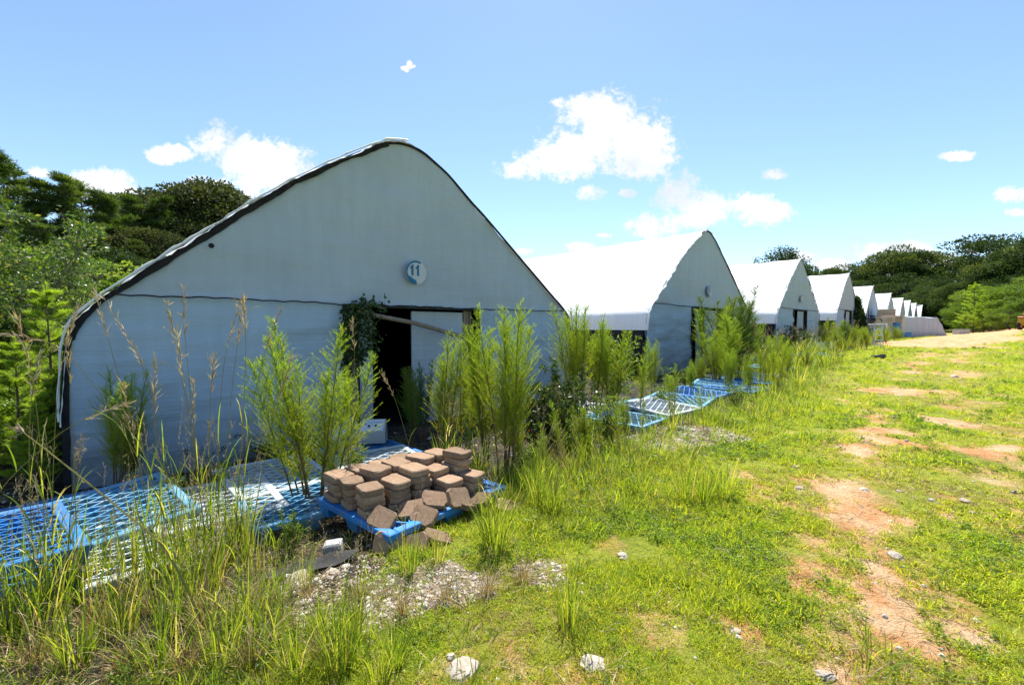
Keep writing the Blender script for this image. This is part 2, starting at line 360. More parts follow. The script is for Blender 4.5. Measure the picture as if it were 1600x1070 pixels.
def cloth_mat(name='white_shade_cloth', c1=(.355, .42, .49), c2=(.41, .475, .545), bs=1.0):
    m, nt, N, L = newmat(name)
    tc = N.new('ShaderNodeTexCoord')
    def noise(scale, st_, det=5, r=.6):
        mp = N.new('ShaderNodeMapping'); L.new(tc.outputs['Object'], mp.inputs[0]); mp.inputs['Scale'].default_value = st_
        n = N.new('ShaderNodeTexNoise'); L.new(mp.outputs[0], n.inputs[0]); n.inputs['Scale'].default_value = scale; n.inputs['Detail'].default_value = det; n.inputs['Roughness'].default_value = r
        return n.outputs[0]
    r = ramp(N, [(.3, c1), (.6, c2)]); L.new(noise(1.3, (1, 1, .45), 8, .7), r.inputs[0])
    # rain streaks down the cloth
    r2 = ramp(N, [(.42, (.86, .86, .85)), (.62, (1, 1, 1))]); L.new(noise(5, (1.4, 1.4, .12), 6, .6), r2.inputs[0])
    mx = N.new('ShaderNodeMix'); mx.data_type = 'RGBA'; mx.blend_type = 'MULTIPLY'; mx.inputs[0].default_value = .35
    L.new(r.outputs[0], mx.inputs[6]); L.new(r2.outputs[0], mx.inputs[7])
    p = N.new('ShaderNodeBsdfPrincipled'); L.new(mx.outputs[2], p.inputs['Base Color']); p.inputs['Roughness'].default_value = .6; p.inputs['Specular IOR Level'].default_value = .25
    # folds: long diagonal pulls and fine weave
    b = N.new('ShaderNodeBump'); b.inputs['Strength'].default_value = .55 * bs; b.inputs['Distance'].default_value = .05
    L.new(noise(1.0, (.7, .7, 4.0), 3, .5), b.inputs['Height'])
    b2 = N.new('ShaderNodeBump'); b2.inputs['Strength'].default_value = .35 * bs; b2.inputs['Distance'].default_value = .01
    L.new(noise(9, (1, 1, 1.6), 5, .6), b2.inputs['Height']); L.new(b.outputs[0], b2.inputs['Normal']); L.new(b2.outputs[0], p.inputs['Normal'])
    if bs > .9:
        b3 = N.new('ShaderNodeBump'); b3.inputs['Strength'].default_value = .6; b3.inputs['Distance'].default_value = .045
        L.new(noise(2.2, (.55, .55, 5.5), 4, .55), b3.inputs['Height']); L.new(b2.outputs[0], b3.inputs['Normal']); 
        sx = N.new('ShaderNodeSeparateXYZ'); L.new(tc.outputs['Object'], sx.inputs[0]); mr = N.new('ShaderNodeMapRange'); mr.inputs[1].default_value = 2.3; mr.inputs[2].default_value = 1.7; L.new(sx.outputs[2], mr.inputs[0])
        ml = N.new('ShaderNodeMath'); ml.operation = 'MULTIPLY'; L.new(mr.outputs[0], ml.inputs[0]); ml.inputs[1].default_value = .45; L.new(ml.outputs[0], b3.inputs['Strength']); L.new(b3.outputs[0], p.inputs['Normal'])
        # splashed soil and algae low on the cloth
        m2 = N.new('ShaderNodeMapRange'); m2.inputs[1].default_value = .75; m2.inputs[2].default_value = .0; L.new(sx.outputs[2], m2.inputs[0])
        pr = N.new('ShaderNodeMath'); pr.operation = 'MULTIPLY'; L.new(m2.outputs[0], pr.inputs[0]); L.new(noise(6, (1, 1, .6), 8, .7), pr.inputs[1])
        dm = N.new('ShaderNodeMix'); dm.data_type = 'RGBA'; L.new(pr.outputs[0], dm.inputs[0]); L.new(mx.outputs[2], dm.inputs[6]); dm.inputs[7].default_value = (.12, .12, .09, 1); L.new(dm.outputs[2], p.inputs['Base Color'])
    t = N.new('ShaderNodeBsdfTranslucent'); t.inputs[0].default_value = (.5, .52, .55, 1)
    ms = N.new('ShaderNodeMixShader'); ms.inputs[0].default_value = .06; L.new(p.outputs[0], ms.inputs[1]); L.new(t.outputs[0], ms.inputs[2])
    o = N.new('ShaderNodeOutputMaterial'); L.new(ms.outputs[0], o.inputs[0]); return m
M['cloth'] = cloth_mat()  # white cloth; the blue shade on the fronts is put into its colour
M['cloth_low'] = cloth_mat('blue_white_shade_cloth', (.32, .415, .52), (.37, .475, .58))  # lower cloth's own bluer tone, with the front's shade in the colour too
M['roof'] = cloth_mat('white_roof_film_sunlit', (.64, .66, .68), (.72, .73, .74), .35)  # same white as the fronts, a lighter copy with the sunlight put in

# ------------------------------------------------------------------ ground masks
def seglist(pts): return [hit(*p)[:2] for p in pts]
def dist_poly(x, y, P):
    d = np.full(np.shape(x), 1e9)
    for (ax, ay), (bx, by) in zip(P[:-1], P[1:]):
        vx, vy = bx - ax, by - ay; L2 = vx * vx + vy * vy + 1e-9
        t = np.clip(((x - ax) * vx + (y - ay) * vy) / L2, 0, 1)
        d = np.minimum(d, np.hypot(x - ax - t * vx, y - ay - t * vy))
    return d
TR1 = seglist([(1420, 1068), (1350, 960), (1300, 870), (1290, 810), (1330, 720), (1380, 640), (1410, 595), (1440, 560), (1490, 535), (1540, 519)])
TR2 = seglist([(1720, 900), (1640, 780), (1570, 710), (1520, 650), (1500, 600), (1500, 565), (1520, 540), (1560, 520)])
ROAD = seglist([(1450, 538), (1500, 530), (1545, 518), (1600, 509)]); ROAD.append((ROAD[-1][0] + 25, ROAD[-1][1] + 10))
GRAVEL = [(590, 925, .34), (680, 895, .30), (830, 890, .22), (520, 945, .22), (740, 905, .2), (1050, 685, .7), (1100, 680, .5), (560, 890, .28), (490, 905, .2)]
GRV = [(*hit(a, b)[:2], r) for a, b, r in GRAVEL]
BARE = [(*hit(a, b)[:2], r) for a, b, r in [(1325, 895, .31), (1290, 860, .18), (1375, 935, .21), (1350, 812, .2), (1410, 1000, .13), (1250, 770, .15), (1400, 690, .5), (1340, 705, .35), (1560, 712, .4), (1150, 990, .12), (1300, 1060, .08), (1590, 815, .3), (1410, 612, .6), (1480, 660, .3), (1290, 545, 0.5)]]
def masks(x, y):
    s, t = st(x, y); r = np.hypot(x, y)
    n1 = fbm(x, y, .8, 31, 5); n2 = fbm(x, y, 2.6, 77, 4); n3 = fbm(x, y, .25, 91, 3)
    tr = np.maximum(1 - dist_poly(x, y, TR1) / .62, (1 - dist_poly(x, y, TR2) / .8) * .85)
    n4 = fbm(x, y, .45, 401, 4)
    dirt = np.clip(tr, 0, 1) ** .8 * .74 * sst(n1 + (n2 - .5) * .8, .42, .64)
    for (cx, cy, rr) in BARE:
        dirt = np.maximum(dirt, np.clip(1.25 - np.hypot(x - cx, y - cy) / (rr * 1.35) + (n4 - .5) * 2.4, 0, 1) * .95)
    dirt = np.clip(dirt + (n4 - .5) * 1.1 * (dirt > .02), 0, 1)
    road = sst(1 - dist_poly(x, y, ROAD) / 4.2 + (n2 - .5) * .8, .1, .4)
    dirt = np.maximum(dirt, road)
    dirt = np.maximum(dirt, sst(n1 * .6 + n3 * .5, .62, .78) * .6 * sst(t, 4, 5.5))
    gr = np.zeros_like(n1)
    for (cx, cy, rr) in GRV:
        gr = np.maximum(gr, sst(1 - np.hypot(x - cx, y - cy) / (rr * 1.5) + (n1 - .5) * 1.5, .1, .4))
    edge = 3.9 + (n2 - .5) * 1.2 + .75 * (1 - sst(s, -3, -1.5))
    fab = (1 - sst(t, edge - .5, edge)) * (1 - sst(s, 40, 48))
    fab = np.where((s < 16), fab, (1 - sst(t, edge - 1.6, edge - 1.0)) * (1 - sst(s, 40, 48)))
    return dirt, gr, fab, n1, n2

# ------------------------------------------------------------------ ground sheet
def build_ground():
    def axis(a, b, fine_a, fine_b, d, g=1.09):
        c = list(np.arange(fine_a, fine_b, d)); st_ = d
        x = c[0]
        while x > a: st_ *= g; x -= st_; c.insert(0, x)
        st_ = d; x = c[-1]
        while x < b: st_ *= g; x += st_; c.append(x)
        return np.array(c)
    xs = axis(-900, 900, -7, 9, .06, 1.06); ys = axis(-300, 1200, 1.0, 14, .06, 1.05)
    X, Y = np.meshgrid(xs, ys); Z = HB(X.ravel(), Y.ravel())
    X = X.ravel(); Y = Y.ravel()
    g = G(); nx, ny = len(xs), len(ys)
    i = (np.arange(ny - 1)[:, None] * nx + np.arange(nx - 1)[None]).ravel()
    g.add(np.stack([X, Y, Z], 1), np.stack([i, i + 1, i + nx + 1, i + nx], 1), 0, .5, True)
    m, nt, N, L = newmat('ground_soil')
    me = g.mesh('ground', m)
    d, gr, fab, n1, n2 = masks(X, Y)
    ca = me.color_attributes.new('mask', 'FLOAT_COLOR', 'POINT')
    ca.data.foreach_set('color', np.stack([d, gr, fab, np.ones_like(d)], 1).astype(np.float32).ravel())
    o = bpy.data.objects.new('ground', me); COL.objects.link(o); tag(o, kind='structure')
    o['label'] = 'grassy ground with bare clay wheel tracks, gravel and old black ground fabric'
    tc = N.new('ShaderNodeTexCoord')
    def noise(sc, det=8, r=.65, ty=None):
        n = N.new('ShaderNodeTexNoise'); L.new(tc.outputs['Object'], n.inputs[0]); n.inputs['Scale'].default_value = sc; n.inputs['Detail'].default_value = det; n.inputs['Roughness'].default_value = r; return n.outputs[0]
    a = N.new('ShaderNodeVertexColor'); a.layer_name = 'mask'; sp = N.new('ShaderNodeSeparateColor'); L.new(a.outputs[0], sp.inputs[0])
    def mixc(f, c1, c2):
        mx = N.new('ShaderNodeMix'); mx.data_type = 'RGBA'
        L.new(f, mx.inputs[0])
        for k, c in ((6, c1), (7, c2)):
            if isinstance(c, tuple): mx.inputs[k].default_value = (*c, 1)
            else: L.new(c, mx.inputs[k])
        return mx.outputs[2]
    def edge(maskout, nz, w=.5, lo=.35, hi=.65):
        ad = N.new('ShaderNodeMath'); ad.operation = 'MULTIPLY_ADD'; L.new(nz, ad.inputs[0]); ad.inputs[1].default_value = w
        s2 = N.new('ShaderNodeMath'); s2.operation = 'SUBTRACT'; L.new(maskout, s2.inputs[0]); s2.inputs[1].default_value = w / 2; L.new(s2.outputs[0], ad.inputs[2])
        mr = N.new('ShaderNodeMapRange'); L.new(ad.outputs[0], mr.inputs[0]); mr.inputs[1].default_value = lo; mr.inputs[2].default_value = hi; return mr.outputs[0]
    green = ramp(N, [(.30, (.14, .15, .02)), (.45, (.27, .30, .025)), (.6, (.40, .39, .04)), (.75, (.44, .32, .11))]); L.new(noise(.9, 12, .72), green.inputs[0])
    green2 = ramp(N, [(.35, (.10, .09, .03)), (.55, (.16, .22, .02)), (.7, (.27, .30, .04))]); L.new(noise(14, 6, .7), green2.inputs[0])
    hf = N.new('ShaderNodeMath'); hf.operation = 'ADD'; hf.inputs[0].default_value = .5; hf.inputs[1].default_value = 0
    lawn = mixc(hf.outputs[0], green.outputs[0], green2.outputs[0])
    clay = ramp(N, [(.28, (.38, .14, .05)), (.44, (.52, .26, .11)), (.58, (.58, .38, .21)), (.72, (.60, .45, .30)), (.85, (.64, .54, .42))]); L.new(noise(2.3, 12, .7), clay.inputs[0])
    vor = N.new('ShaderNodeTexVoronoi'); L.new(tc.outputs['Object'], vor.inputs[0]); vor.inputs['Scale'].default_value = 45
    grv = ramp(N, [(.0, (.64, .59, .52)), (.4, (.48, .42, .35)), (.8, (.20, .16, .12))]); L.new(vor.outputs['Distance'], grv.inputs[0])
    grn = ramp(N, [(.3, (.55, .45, .36)), (.7, (1, 1, 1))]); L.new(noise(20, 5), grn.inputs[0])
    gm = N.new('ShaderNodeMix'); gm.data_type = 'RGBA'; gm.blend_type = 'MULTIPLY'; gm.inputs[0].default_value = 1; L.new(grv.outputs[0], gm.inputs[6]); L.new(grn.outputs[0], gm.inputs[7])
    fabc = ramp(N, [(.40, (.018, .017, .016)), (.55, (.045, .042, .038)), (.68, (.13, .10, .07)), (.85, (.24, .19, .13))]); L.new(noise(3.2, 10, .7), fabc.inputs[0])
    nz = noise(7, 8, .7)
    c = mixc(edge(sp.outputs[0], nz, 1.1, .2, .75), lawn, clay.outputs[0])
    c = mixc(edge(sp.outputs[1], nz), c, gm.outputs[2])
    c = mixc(edge(sp.outputs[2], nz), c, fabc.outputs[0])
    p = N.new('ShaderNodeBsdfPrincipled'); L.new(c, p.inputs['Base Color']); p.inputs['Roughness'].default_value = .95; p.inputs['Specular IOR Level'].default_value = .15
    b = N.new('ShaderNodeBump'); b.inputs['Strength'].default_value = .9; b.inputs['Distance'].default_value = .05; L.new(noise(16, 9, .75), b.inputs['Height'])
    b2 = N.new('ShaderNodeBump'); b2.inputs['Strength'].default_value = .7; b2.inputs['Distance'].default_value = .012; L.new(vor.outputs['Distance'], b2.inputs['Height']); L.new(b.outputs[0], b2.inputs['Normal']); L.new(b2.outputs[0], p.inputs['Normal'])
    oo = N.new('ShaderNodeOutputMaterial'); L.new(p.outputs[0], oo.inputs[0])
build_ground()

# ------------------------------------------------------------------ greenhouses
# outline of a front: metres along the front and above its foot
OUT = np.array([(-4.06, -.12), (-4.06, .47), (-4.05, 1.1), (-4.03, 1.55), (-3.99, 1.80), (-3.92, 1.96), (-3.82, 2.08), (-3.69, 2.22), (-3.52, 2.37), (-3.12, 2.73), (-2.77, 3.03), (-2.48, 3.28), (-2.21, 3.53), (-1.9, 3.78), (-1.64, 3.99), (-1.35, 4.21), (-.89, 4.53), (-.47, 4.8), (-.24, 4.95), (.0, 5.07), (.22, 5.13), (.47, 5.14),
    (.72, 5.09), (.98, 4.97), (1.28, 4.81), (1.57, 4.60), (1.87, 4.38), (2.2, 4.16), (2.97, 3.6), (3.9, 2.92), (4.24, 2.67), (4.62, 2.40), (4.85, 2.20), (4.97, 1.95), (5.02, 1.54), (5.03, .39), (5.03, -.12)])
_T = np.gradient(OUT, axis=0); _N = np.stack([-_T[:, 1], _T[:, 0]], 1); _N /= np.linalg.norm(_N, axis=1)[:, None]
PROF = [tuple(p) for p in OUT - _N * .045]
def dense(P, k=6):
    P = np.array(P); out = []
    for i in range(len(P) - 1):
        p0 = P[max(i - 1, 0)]; p1 = P[i]; p2 = P[i + 1]; p3 = P[min(i + 2, len(P) - 1)]
        for j in range(k):
            t = j / k
            out.append(.5 * ((2 * p1) + (-p0 + p2) * t + (2 * p0 - 5 * p1 + 4 * p2 - p3) * t * t + (-p0 + 3 * p1 - 3 * p2 + p3) * t ** 3))
    out.append(P[-1]); return np.array(out)
def proftop(s):
    return np.interp(s, PS, PZ)
PROF_D = dense(PROF, 5)
_top = PROF_D[(PROF_D[:, 1] > 1.6)]
PS, PZ = _top[:, 0], _top[:, 1]
_o = np.argsort(PS); PS, PZ = PS[_o], PZ[_o]
LEN = 29.0
DOOR = (-.74, 1.97, 2.19)            # left, right, top of the opening
def end_wall_mesh(seed, full, door=DOOR):
    rng = np.random.default_rng(seed)
    xs = np.unique(np.concatenate([np.linspace(-4.01, 4.98, 92 if full else 40), [door[0], door[1], -3.95, 4.93]])); g = G()
    zt = proftop(xs); zt[0] = 1.5; zt[-1] = 1.5
    nz = 40 if full else 16
    def disp(x, z):
        big = (fbm(x + seed * 7, z * 2.2, 1.4, seed, 3) - .5) * .10
        low = (fbm(x * .55 + z * .25 + seed, z * 3.0 - x * .35, .5, seed + 3, 3) - .5) * .075 * (1 - sst(z, 1.9, 2.3))
        bot = (vn(x + z * .2, z * .1, .35, seed + 5) - .5) * .12 * (1 - sst(z, .1, .7))
        near = 1 - .9 * ((np.abs(z - 2.24) < .06))
        return -(big + low + bot) * near
    def panel(xa, xb, za_fn, zb_fn, n=nz, mi=1):
        X = xs[(xs >= xa - 1e-6) & (xs <= xb + 1e-6)]
        k = np.linspace(0, 1, n)[:, None]
        za = za_fn(X)[None]; zb = zb_fn(X)[None]
        Z = za + (zb - za) * k; XX = np.broadcast_to(X[None], Z.shape)
        edgef = 1.0
        Yd = disp(XX.ravel(), Z.ravel())
        V = np.stack([XX.ravel(), Yd, Z.ravel()], 1); c = len(X)
        i = (np.arange(n - 1)[:, None] * c + np.arange(c - 1)[None]).ravel()
        g.add(V, np.stack([i, i + 1, i + c + 1, i + c], 1), mi, .5, True)
    top = lambda X: proftop(X) - .015
    zd = lambda X: np.full(len(X), door[2])
    z0 = lambda X: np.full(len(X), -.12)
    panel(-4.01, 4.98, lambda X: np.minimum(zd(X) + .045, top(X) - .02), top, mi=0)
    panel(door[0], door[1], zd, lambda X: zd(X) + .045, 4)
    lowtop = lambda X: np.minimum(zd(X) + .045, np.maximum(top(X) - .02, 1.4))
    panel(-4.01, door[0], z0, lowtop); panel(door[1], 4.98, z0, lowtop)
    return g
def roof_mesh(seed, y0, bottomL, bottomR, nseg):
    rng = np.random.default_rng(seed); g = G()
    P = PROF_D.copy(); T = np.gradient(P, axis=0); Nn = np.stack([-T[:, 1], T[:, 0]], 1); Nn /= np.linalg.norm(Nn, axis=1)[:, None]
    keep = np.where(np.where(P[:, 0] < 0, P[:, 1] >= bottomL, P[:, 1] >= bottomR))[0]; P = P[keep]; Nn = Nn[keep]
    ys = np.concatenate([[0, .04, .1, .2, .4], np.linspace(.7, LEN + .1, nseg)]); V = []
    n = len(P)
    for yi in ys:
        off = .030 + (fbm(P[:, 0] * 1.0 + P[:, 1], np.full(n, yi), .8, seed, 3) - .5) * .06 - .025 * abs(math.sin(yi * math.pi / 1.22)) 
        if yi < .15: off = off + (fbm(P[:, 0] + P[:, 1] * 1.3, np.full(n, yi * 3), .14, seed + 4, 3) - .5) * .045 + (.0 if yi else -.012)
        yy = y0 + yi + ((fbm(P[:, 0] + P[:, 1] * .7, np.full(n, 0.), .25, seed + 9, 3) - .5) * .12 if yi < .15 else 0)
        V.append(np.stack([P[:, 0] + Nn[:, 0] * off, np.full(n, 0.) + yy + (.09 * sst(P[:, 0], .1, .9) if yi < .15 else 0), P[:, 1] + Nn[:, 1] * off], 1))
    V = np.concatenate(V)
    i = (np.arange(len(ys) - 1)[:, None] * n + np.arange(n - 1)[None]).ravel()
    g.add(V, np.stack([i, i + 1, i + n + 1, i + n], 1), 0, .5, True)
    return g
def hem_mesh(seed, bottom):
    g = G(); P = dense(PROF, 8); T = np.gradient(P, axis=0); Nn = np.stack([-T[:, 1], T[:, 0]], 1); Nn /= np.linalg.norm(Nn, axis=1)[:, None]
    k = (P[:, 1] > bottom) & (P[:, 0] < .35); P = P[k]; Nn = Nn[k]; n = len(P); w = vn(P[:, 0] + P[:, 1], P[:, 1] * 0, .16, seed); w2 = fbm(P[:, 0] * 1.0 + P[:, 1], P[:, 0] * 0, .7, seed + 3, 3)
    Q = np.stack([P[:, 0] + Nn[:, 0] * (.042 + .016 * w), -.10 - .02 * w2, P[:, 1] + Nn[:, 1] * (.042 + .016 * w)], 1)
    g.tube(Q, .006 + .018 * w2 * (.4 + w), 5); return g
def trim_mesh(seed, w=.09, y=-.035):
    """black lining that shows between the roof cover and the end wall"""
    g = G(); P = dense(PROF, 9); T = np.gradient(P, axis=0); Nn = np.stack([-T[:, 1], T[:, 0]], 1); Nn /= np.linalg.norm(Nn, axis=1)[:, None]
    n = len(P); ww = w * (.35 + 1.3 * fbm(P[:, 0] * 1.0 + P[:, 1], np.zeros(n), .5, seed, 4)) * np.where(P[:, 0] < 0, 1.25, .35)
    ww = np.where(P[:, 1] < 1.7, ww * .6, ww)
    a = P + Nn * .03; b = P - Nn * ww[:, None]
    V = np.concatenate([np.stack([a[:, 0], np.full(n, y), a[:, 1]], 1), np.stack([b[:, 0], np.full(n, y - .006), b[:, 1]], 1), np.stack([b[:, 0], np.full(n, y + .02), b[:, 1]], 1)])
    i = np.arange(n - 1)
    g.add(V, np.concatenate([np.stack([i, i + 1, i + 1 + n, i + n], 1), np.stack([i + n, i + n + 1, i + 1 + 2 * n, i + 2 * n], 1)]))
    return g
def sign_parts(root, text, x=.5, z=2.84, r=.215, y=-.09):
    g = G(); n = 40; a = np.arange(n) / n * 2 * math.pi
    c = np.stack([x + r * np.cos(a), np.full(n, y), z + r * np.sin(a)], 1); b = c.copy(); b[:, 1] += .012
    V = np.concatenate([c, b, [[x, y, z]]]); i = np.arange(n); j = (i + 1) % n
    g.add(V, np.stack([i, j, np.full(n, 2 * n)], 1)); g.add(V, np.stack([i, i + n, j + n, j], 1))
    sg = g.obj('number_sign', M['signwhite'], root)
    g = G(); a = np.linspace(R(62), R(272), 40); ri = r * (1 - .17 - .22 * sst(a, R(190), R(225)) * (1 - sst(a, R(262), R(274))))
    o_ = np.stack([x + r * .995 * np.cos(a), np.full(40, y - .004), z + r * .995 * np.sin(a)], 1); q = np.stack([x + ri * np.cos(a), np.full(40, y - .004), z + ri * np.sin(a)], 1)
    V = np.concatenate([o_, q]); i = np.arange(39); g.add(V, np.stack([i, i + 1, i + 41, i + 40], 1)); g.obj('crescent', M['teal'], sg)
    for k, ch in enumerate(text):
        ox = x - .085 + k * .115 if len(text) > 1 else x; g = G(); yy = y - .005; h = .10
        if ch == '1':
            V = [(ox - .018, yy, z - h + .04), (ox + .028, yy, z - h + .04), (ox + .028, yy, z + h + .04), (ox, yy, z + h + .04), (ox - .018, yy, z + h + .015), (ox - .045, yy, z + h - .012), (ox - .045, yy, z + h - .04), (ox - .018, yy, z + h - .03)]
            g.add(V, [(0, 1, 2, 3)]); g.add(V, [(0, 3, 4), (0, 4, 7)]); g.add(V, [(4, 5, 6, 7)])
        else:
            q = np.linspace(0, 2 * math.pi, 21)[:-1]; A = np.stack([ox + .045 * np.cos(q), np.full(20, yy), z + .04 + h * np.sin(q)], 1); B = np.stack([ox + .022 * np.cos(q), np.full(20, yy), z + .04 + h * .72 * np.sin(q)], 1)
            i = np.arange(20); j = (i + 1) % 20; g.add(np.concatenate([A, B]), np.stack([i, j, j + 20, i + 20], 1))
        g.obj('digit', M['teal'], sg)

YN = [7.676, 16.31, 24.95, 34.1, 42.4, 51.2, 59.2, 66.0, 72.8, 80.2, 88.0]
PXN = [608, 1095, 1245, 1321.7, 1360, 1389, 1408, 1419.6, 1429, 1439, 1447]
AP = [4.91, 5.27, 5.54, 5.85, 5.66, 5.64, 5.63, 5.69, 5.67, 5.73, 5.75]
LAB = ['white shade cloth greenhouse numbered 11, the nearest and largest, pallets before its front',
       'second white greenhouse from the camera, feathery weeds crowding its doorway',
       'third white greenhouse from the camera, pale door post in its grey front',
       'fourth white greenhouse, creeper climbing the right edge of its front',
       'fifth white greenhouse, a black flap hanging open at its left corner',
       'sixth white greenhouse, peak rising above the tan stacks of trays',
       'seventh white greenhouse, brownish front, just left of the small far peaks',
       'eighth white greenhouse, first of the four smallest peaks over the grey tarp stack',
       'ninth white greenhouse, third smallest peak over the grey tarp stack',
       'tenth white greenhouse, second smallest peak over the grey tarp stack',
       'last and farthest white greenhouse at the end of the row by the dark trees']
roof_share = {}
for n in range(11):
    X0 = (PXN[n] - 800) / 680 * YN[n]
    base = AP[n] - 4.91 - .2
    root = empty('greenhouse', (X0, YN[n], base), math.atan2(UY, UX)); tag(root, LAB[n], 'greenhouse', 'white greenhouses in a row')
    near = n < 4; sd = n + 1
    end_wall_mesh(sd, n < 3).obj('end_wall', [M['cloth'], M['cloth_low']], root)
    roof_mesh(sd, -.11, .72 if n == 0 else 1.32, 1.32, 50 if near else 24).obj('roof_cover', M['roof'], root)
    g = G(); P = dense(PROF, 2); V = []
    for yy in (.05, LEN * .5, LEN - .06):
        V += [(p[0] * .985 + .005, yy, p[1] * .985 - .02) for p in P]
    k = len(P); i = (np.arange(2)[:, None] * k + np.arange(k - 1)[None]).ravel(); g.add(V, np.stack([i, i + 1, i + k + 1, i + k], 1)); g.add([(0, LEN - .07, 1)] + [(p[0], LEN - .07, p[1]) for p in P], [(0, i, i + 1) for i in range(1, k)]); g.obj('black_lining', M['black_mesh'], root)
    trim_mesh(sd, .040 if n < 3 else .03).obj('edge_lining', M['black_mesh'], root)
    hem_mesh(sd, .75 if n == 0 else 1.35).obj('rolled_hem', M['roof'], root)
    # black screens down both sides, behind the rolled cover
    for sx, b in ((-4.02, 1.45), (4.95, 1.45)):
        g = G(); g.box((sx, LEN / 2, .62), (.03, LEN - .1, 1.55)); g.obj('side_screen', M['black_mesh'], root)
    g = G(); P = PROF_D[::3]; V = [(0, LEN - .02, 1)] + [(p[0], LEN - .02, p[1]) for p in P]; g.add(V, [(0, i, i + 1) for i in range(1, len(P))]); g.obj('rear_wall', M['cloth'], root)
    if n < 7:
        # scalloped cord lacing the upper and lower cloth
        x = np.linspace(-3.55, 4.75, 330 if n == 0 else 120); z = 2.235 + .012 * np.abs(np.sin(x * 11)) - .02 * np.sin((x + 3.5) / 8.3 * math.pi) + (vn(x, x * 0, .3, sd) - .5) * .03
        g = G(); g.tube(np.stack([x, -.075 + .012 * np.sin(x * 11), z], 1), .009 if n == 0 else .012, 4); g.obj('lacing_cord', M['black_mesh'], root)
        # doorway
        L_, R_, T_ = DOOR
        g = G(); g.box((L_ - .03, .02, T_ / 2), (.09, .09, T_ + .02)); g.obj('door_post', M['black_rubber'], root)
        g = G(); g.box((R_ + .03, .02, T_ / 2), (.07, .09, T_ + .02)); g.obj('door_post', M['black_rubber'], root)
        g = G(); g.box(((L_ + R_) / 2, .03, T_ + .015), (R_ - L_ + .14, .09, .04)); g.obj('lintel', M['black_rubber'], root)
        for (xa, xb, yy, lab) in ((-.50, -.27, .10, 'narrow pale jamb panel'), (.51, 1.68, .12, 'pale sliding door panel')):
            if n == 0 or n > 1 or xa > 0:
                g = G(); g.box(((xa + xb) / 2, yy, T_ / 2 - .02), (xb - xa, .03, T_ - .05), bev=.006)
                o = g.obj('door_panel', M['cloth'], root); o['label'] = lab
        for k, px in enumerate((1.72, 1.80, 1.89)):
            g = G(); g.box((px, .10 + .02 * k, T_ / 2), (.055, .04, T_ - .03)); g.obj('plank', M['wood'], root)
    if n == 0:
        sign_parts(root, '11')
        g = G(); g.tube([(-.62, -.10, 2.10), (.45, -.13, 1.92), (1.5, -.12, 1.66)], .042, 6); o = g.obj('loose_rail', M['wood'], root); o['label'] = 'broken wooden rail slanting across the doorway'
        g = G(); g.box((-.63, .06, .95), (.16, .03, 1.9)); g.obj('backing_board', M['wood'], root)
        g = G(); q = np.linspace(0, 6.283, 13)[:-1]; V = np.stack([-2.6 + .035 * np.cos(q), np.full(12, -.11), 2.93 + .035 * np.sin(q)], 1); g.add(np.concatenate([V, [[-2.6, -.112, 2.93]]]), [(i, (i + 1) % 12, 12) for i in range(12)]); g.obj('eyelet', M['black_mesh'], root)
    if n == 1:
        sign_parts(root, '10')
        g = G(); zz = np.linspace(0, 2.15, 14); V = []; W = 9
        for z in zz:
            for k in range(W): V.append((-.78 + k / (W - 1) * (.16 + .5 * (1 - z / 2.15)), -.14 - .05 * math.sin(k * 2.1 + z), z))
        i = (np.arange(13)[:, None] * W + np.arange(W - 1)[None]).ravel(); g.add(V, np.stack([i, i + 1, i + W + 1, i + W], 1), smooth=True); o = g.obj('plastic_flap', M['film'], root); o['label'] = 'bluish plastic sheet hanging beside the door'
    if n == 2:
        sign_parts(root, '9'[:0])
    if n == 4:
        g = G(); g.add([(-4.0, -.2, 0), (-2.9, -.3, 0), (-2.4, -.18, 2.2), (-2.5, -.14, 3.3), (-3.3, -.18, 1.6)], [(0, 1, 2, 4)]); g.add([(-3.3, -.18, 1.6), (-2.4, -.18, 2.2), (-2.5, -.14, 3.3)], [(0, 1, 2)]); o = g.obj('loose_flap', M['black_mesh'], root); o['label'] = 'loose black flap'

# ------------------------------------------------------------------ pallets
def pallet_mesh(w=1.02, d=1.22, h=.15):
    """nestable plastic pallet: rim, diagonal lattice deck, solid corner pads, hollow feet"""
    g = G(); th = .028; z = h - th / 2
    rim = .075
    g.box((0, d / 2 - rim / 2, z - .012), (w, rim, th + .024), bev=.006); g.box((0, -d / 2 + rim / 2, z - .012), (w, rim, th + .024), bev=.006)
    g.box((w / 2 - rim / 2, 0, z - .012), (rim, d - 2 * rim, th + .024), bev=.006); g.box((-w / 2 + rim / 2, 0, z - .012), (rim, d - 2 * rim, th + .024), bev=.006)
    a, b = w / 2 - rim, d / 2 - rim
    sp = .112; ang = 30
    for sgn in (1, -1):
        ca, sa = math.cos(R(ang)) , math.sin(R(ang)) * sgn
        nx_, ny_ = -sa, ca
        for k in range(-14, 15):
            c = k * sp
            # clip the line n.p=c to the rectangle
            ts = []
            p0 = (nx_ * c, ny_ * c); lo, hi = -9, 9
            for (pp, dd, lim) in ((p0[0], ca, a), (p0[1], sa, b)):
                if abs(dd) < 1e-6: continue
                t1, t2 = (-lim - pp) / dd, (lim - pp) / dd; lo = max(lo, min(t1, t2)); hi = min(hi, max(t1, t2))
            if hi - lo < .03: continue
            m_ = (lo + hi) / 2; L_ = hi - lo
            cz = z - .004 - (.003 if sgn < 0 else 0)
            g.box((p0[0] + ca * m_, p0[1] + sa * m_, cz), (L_, .015, th), np.array(Matrix.Rotation(math.atan2(sa, ca), 3, 'Z')))
    return g
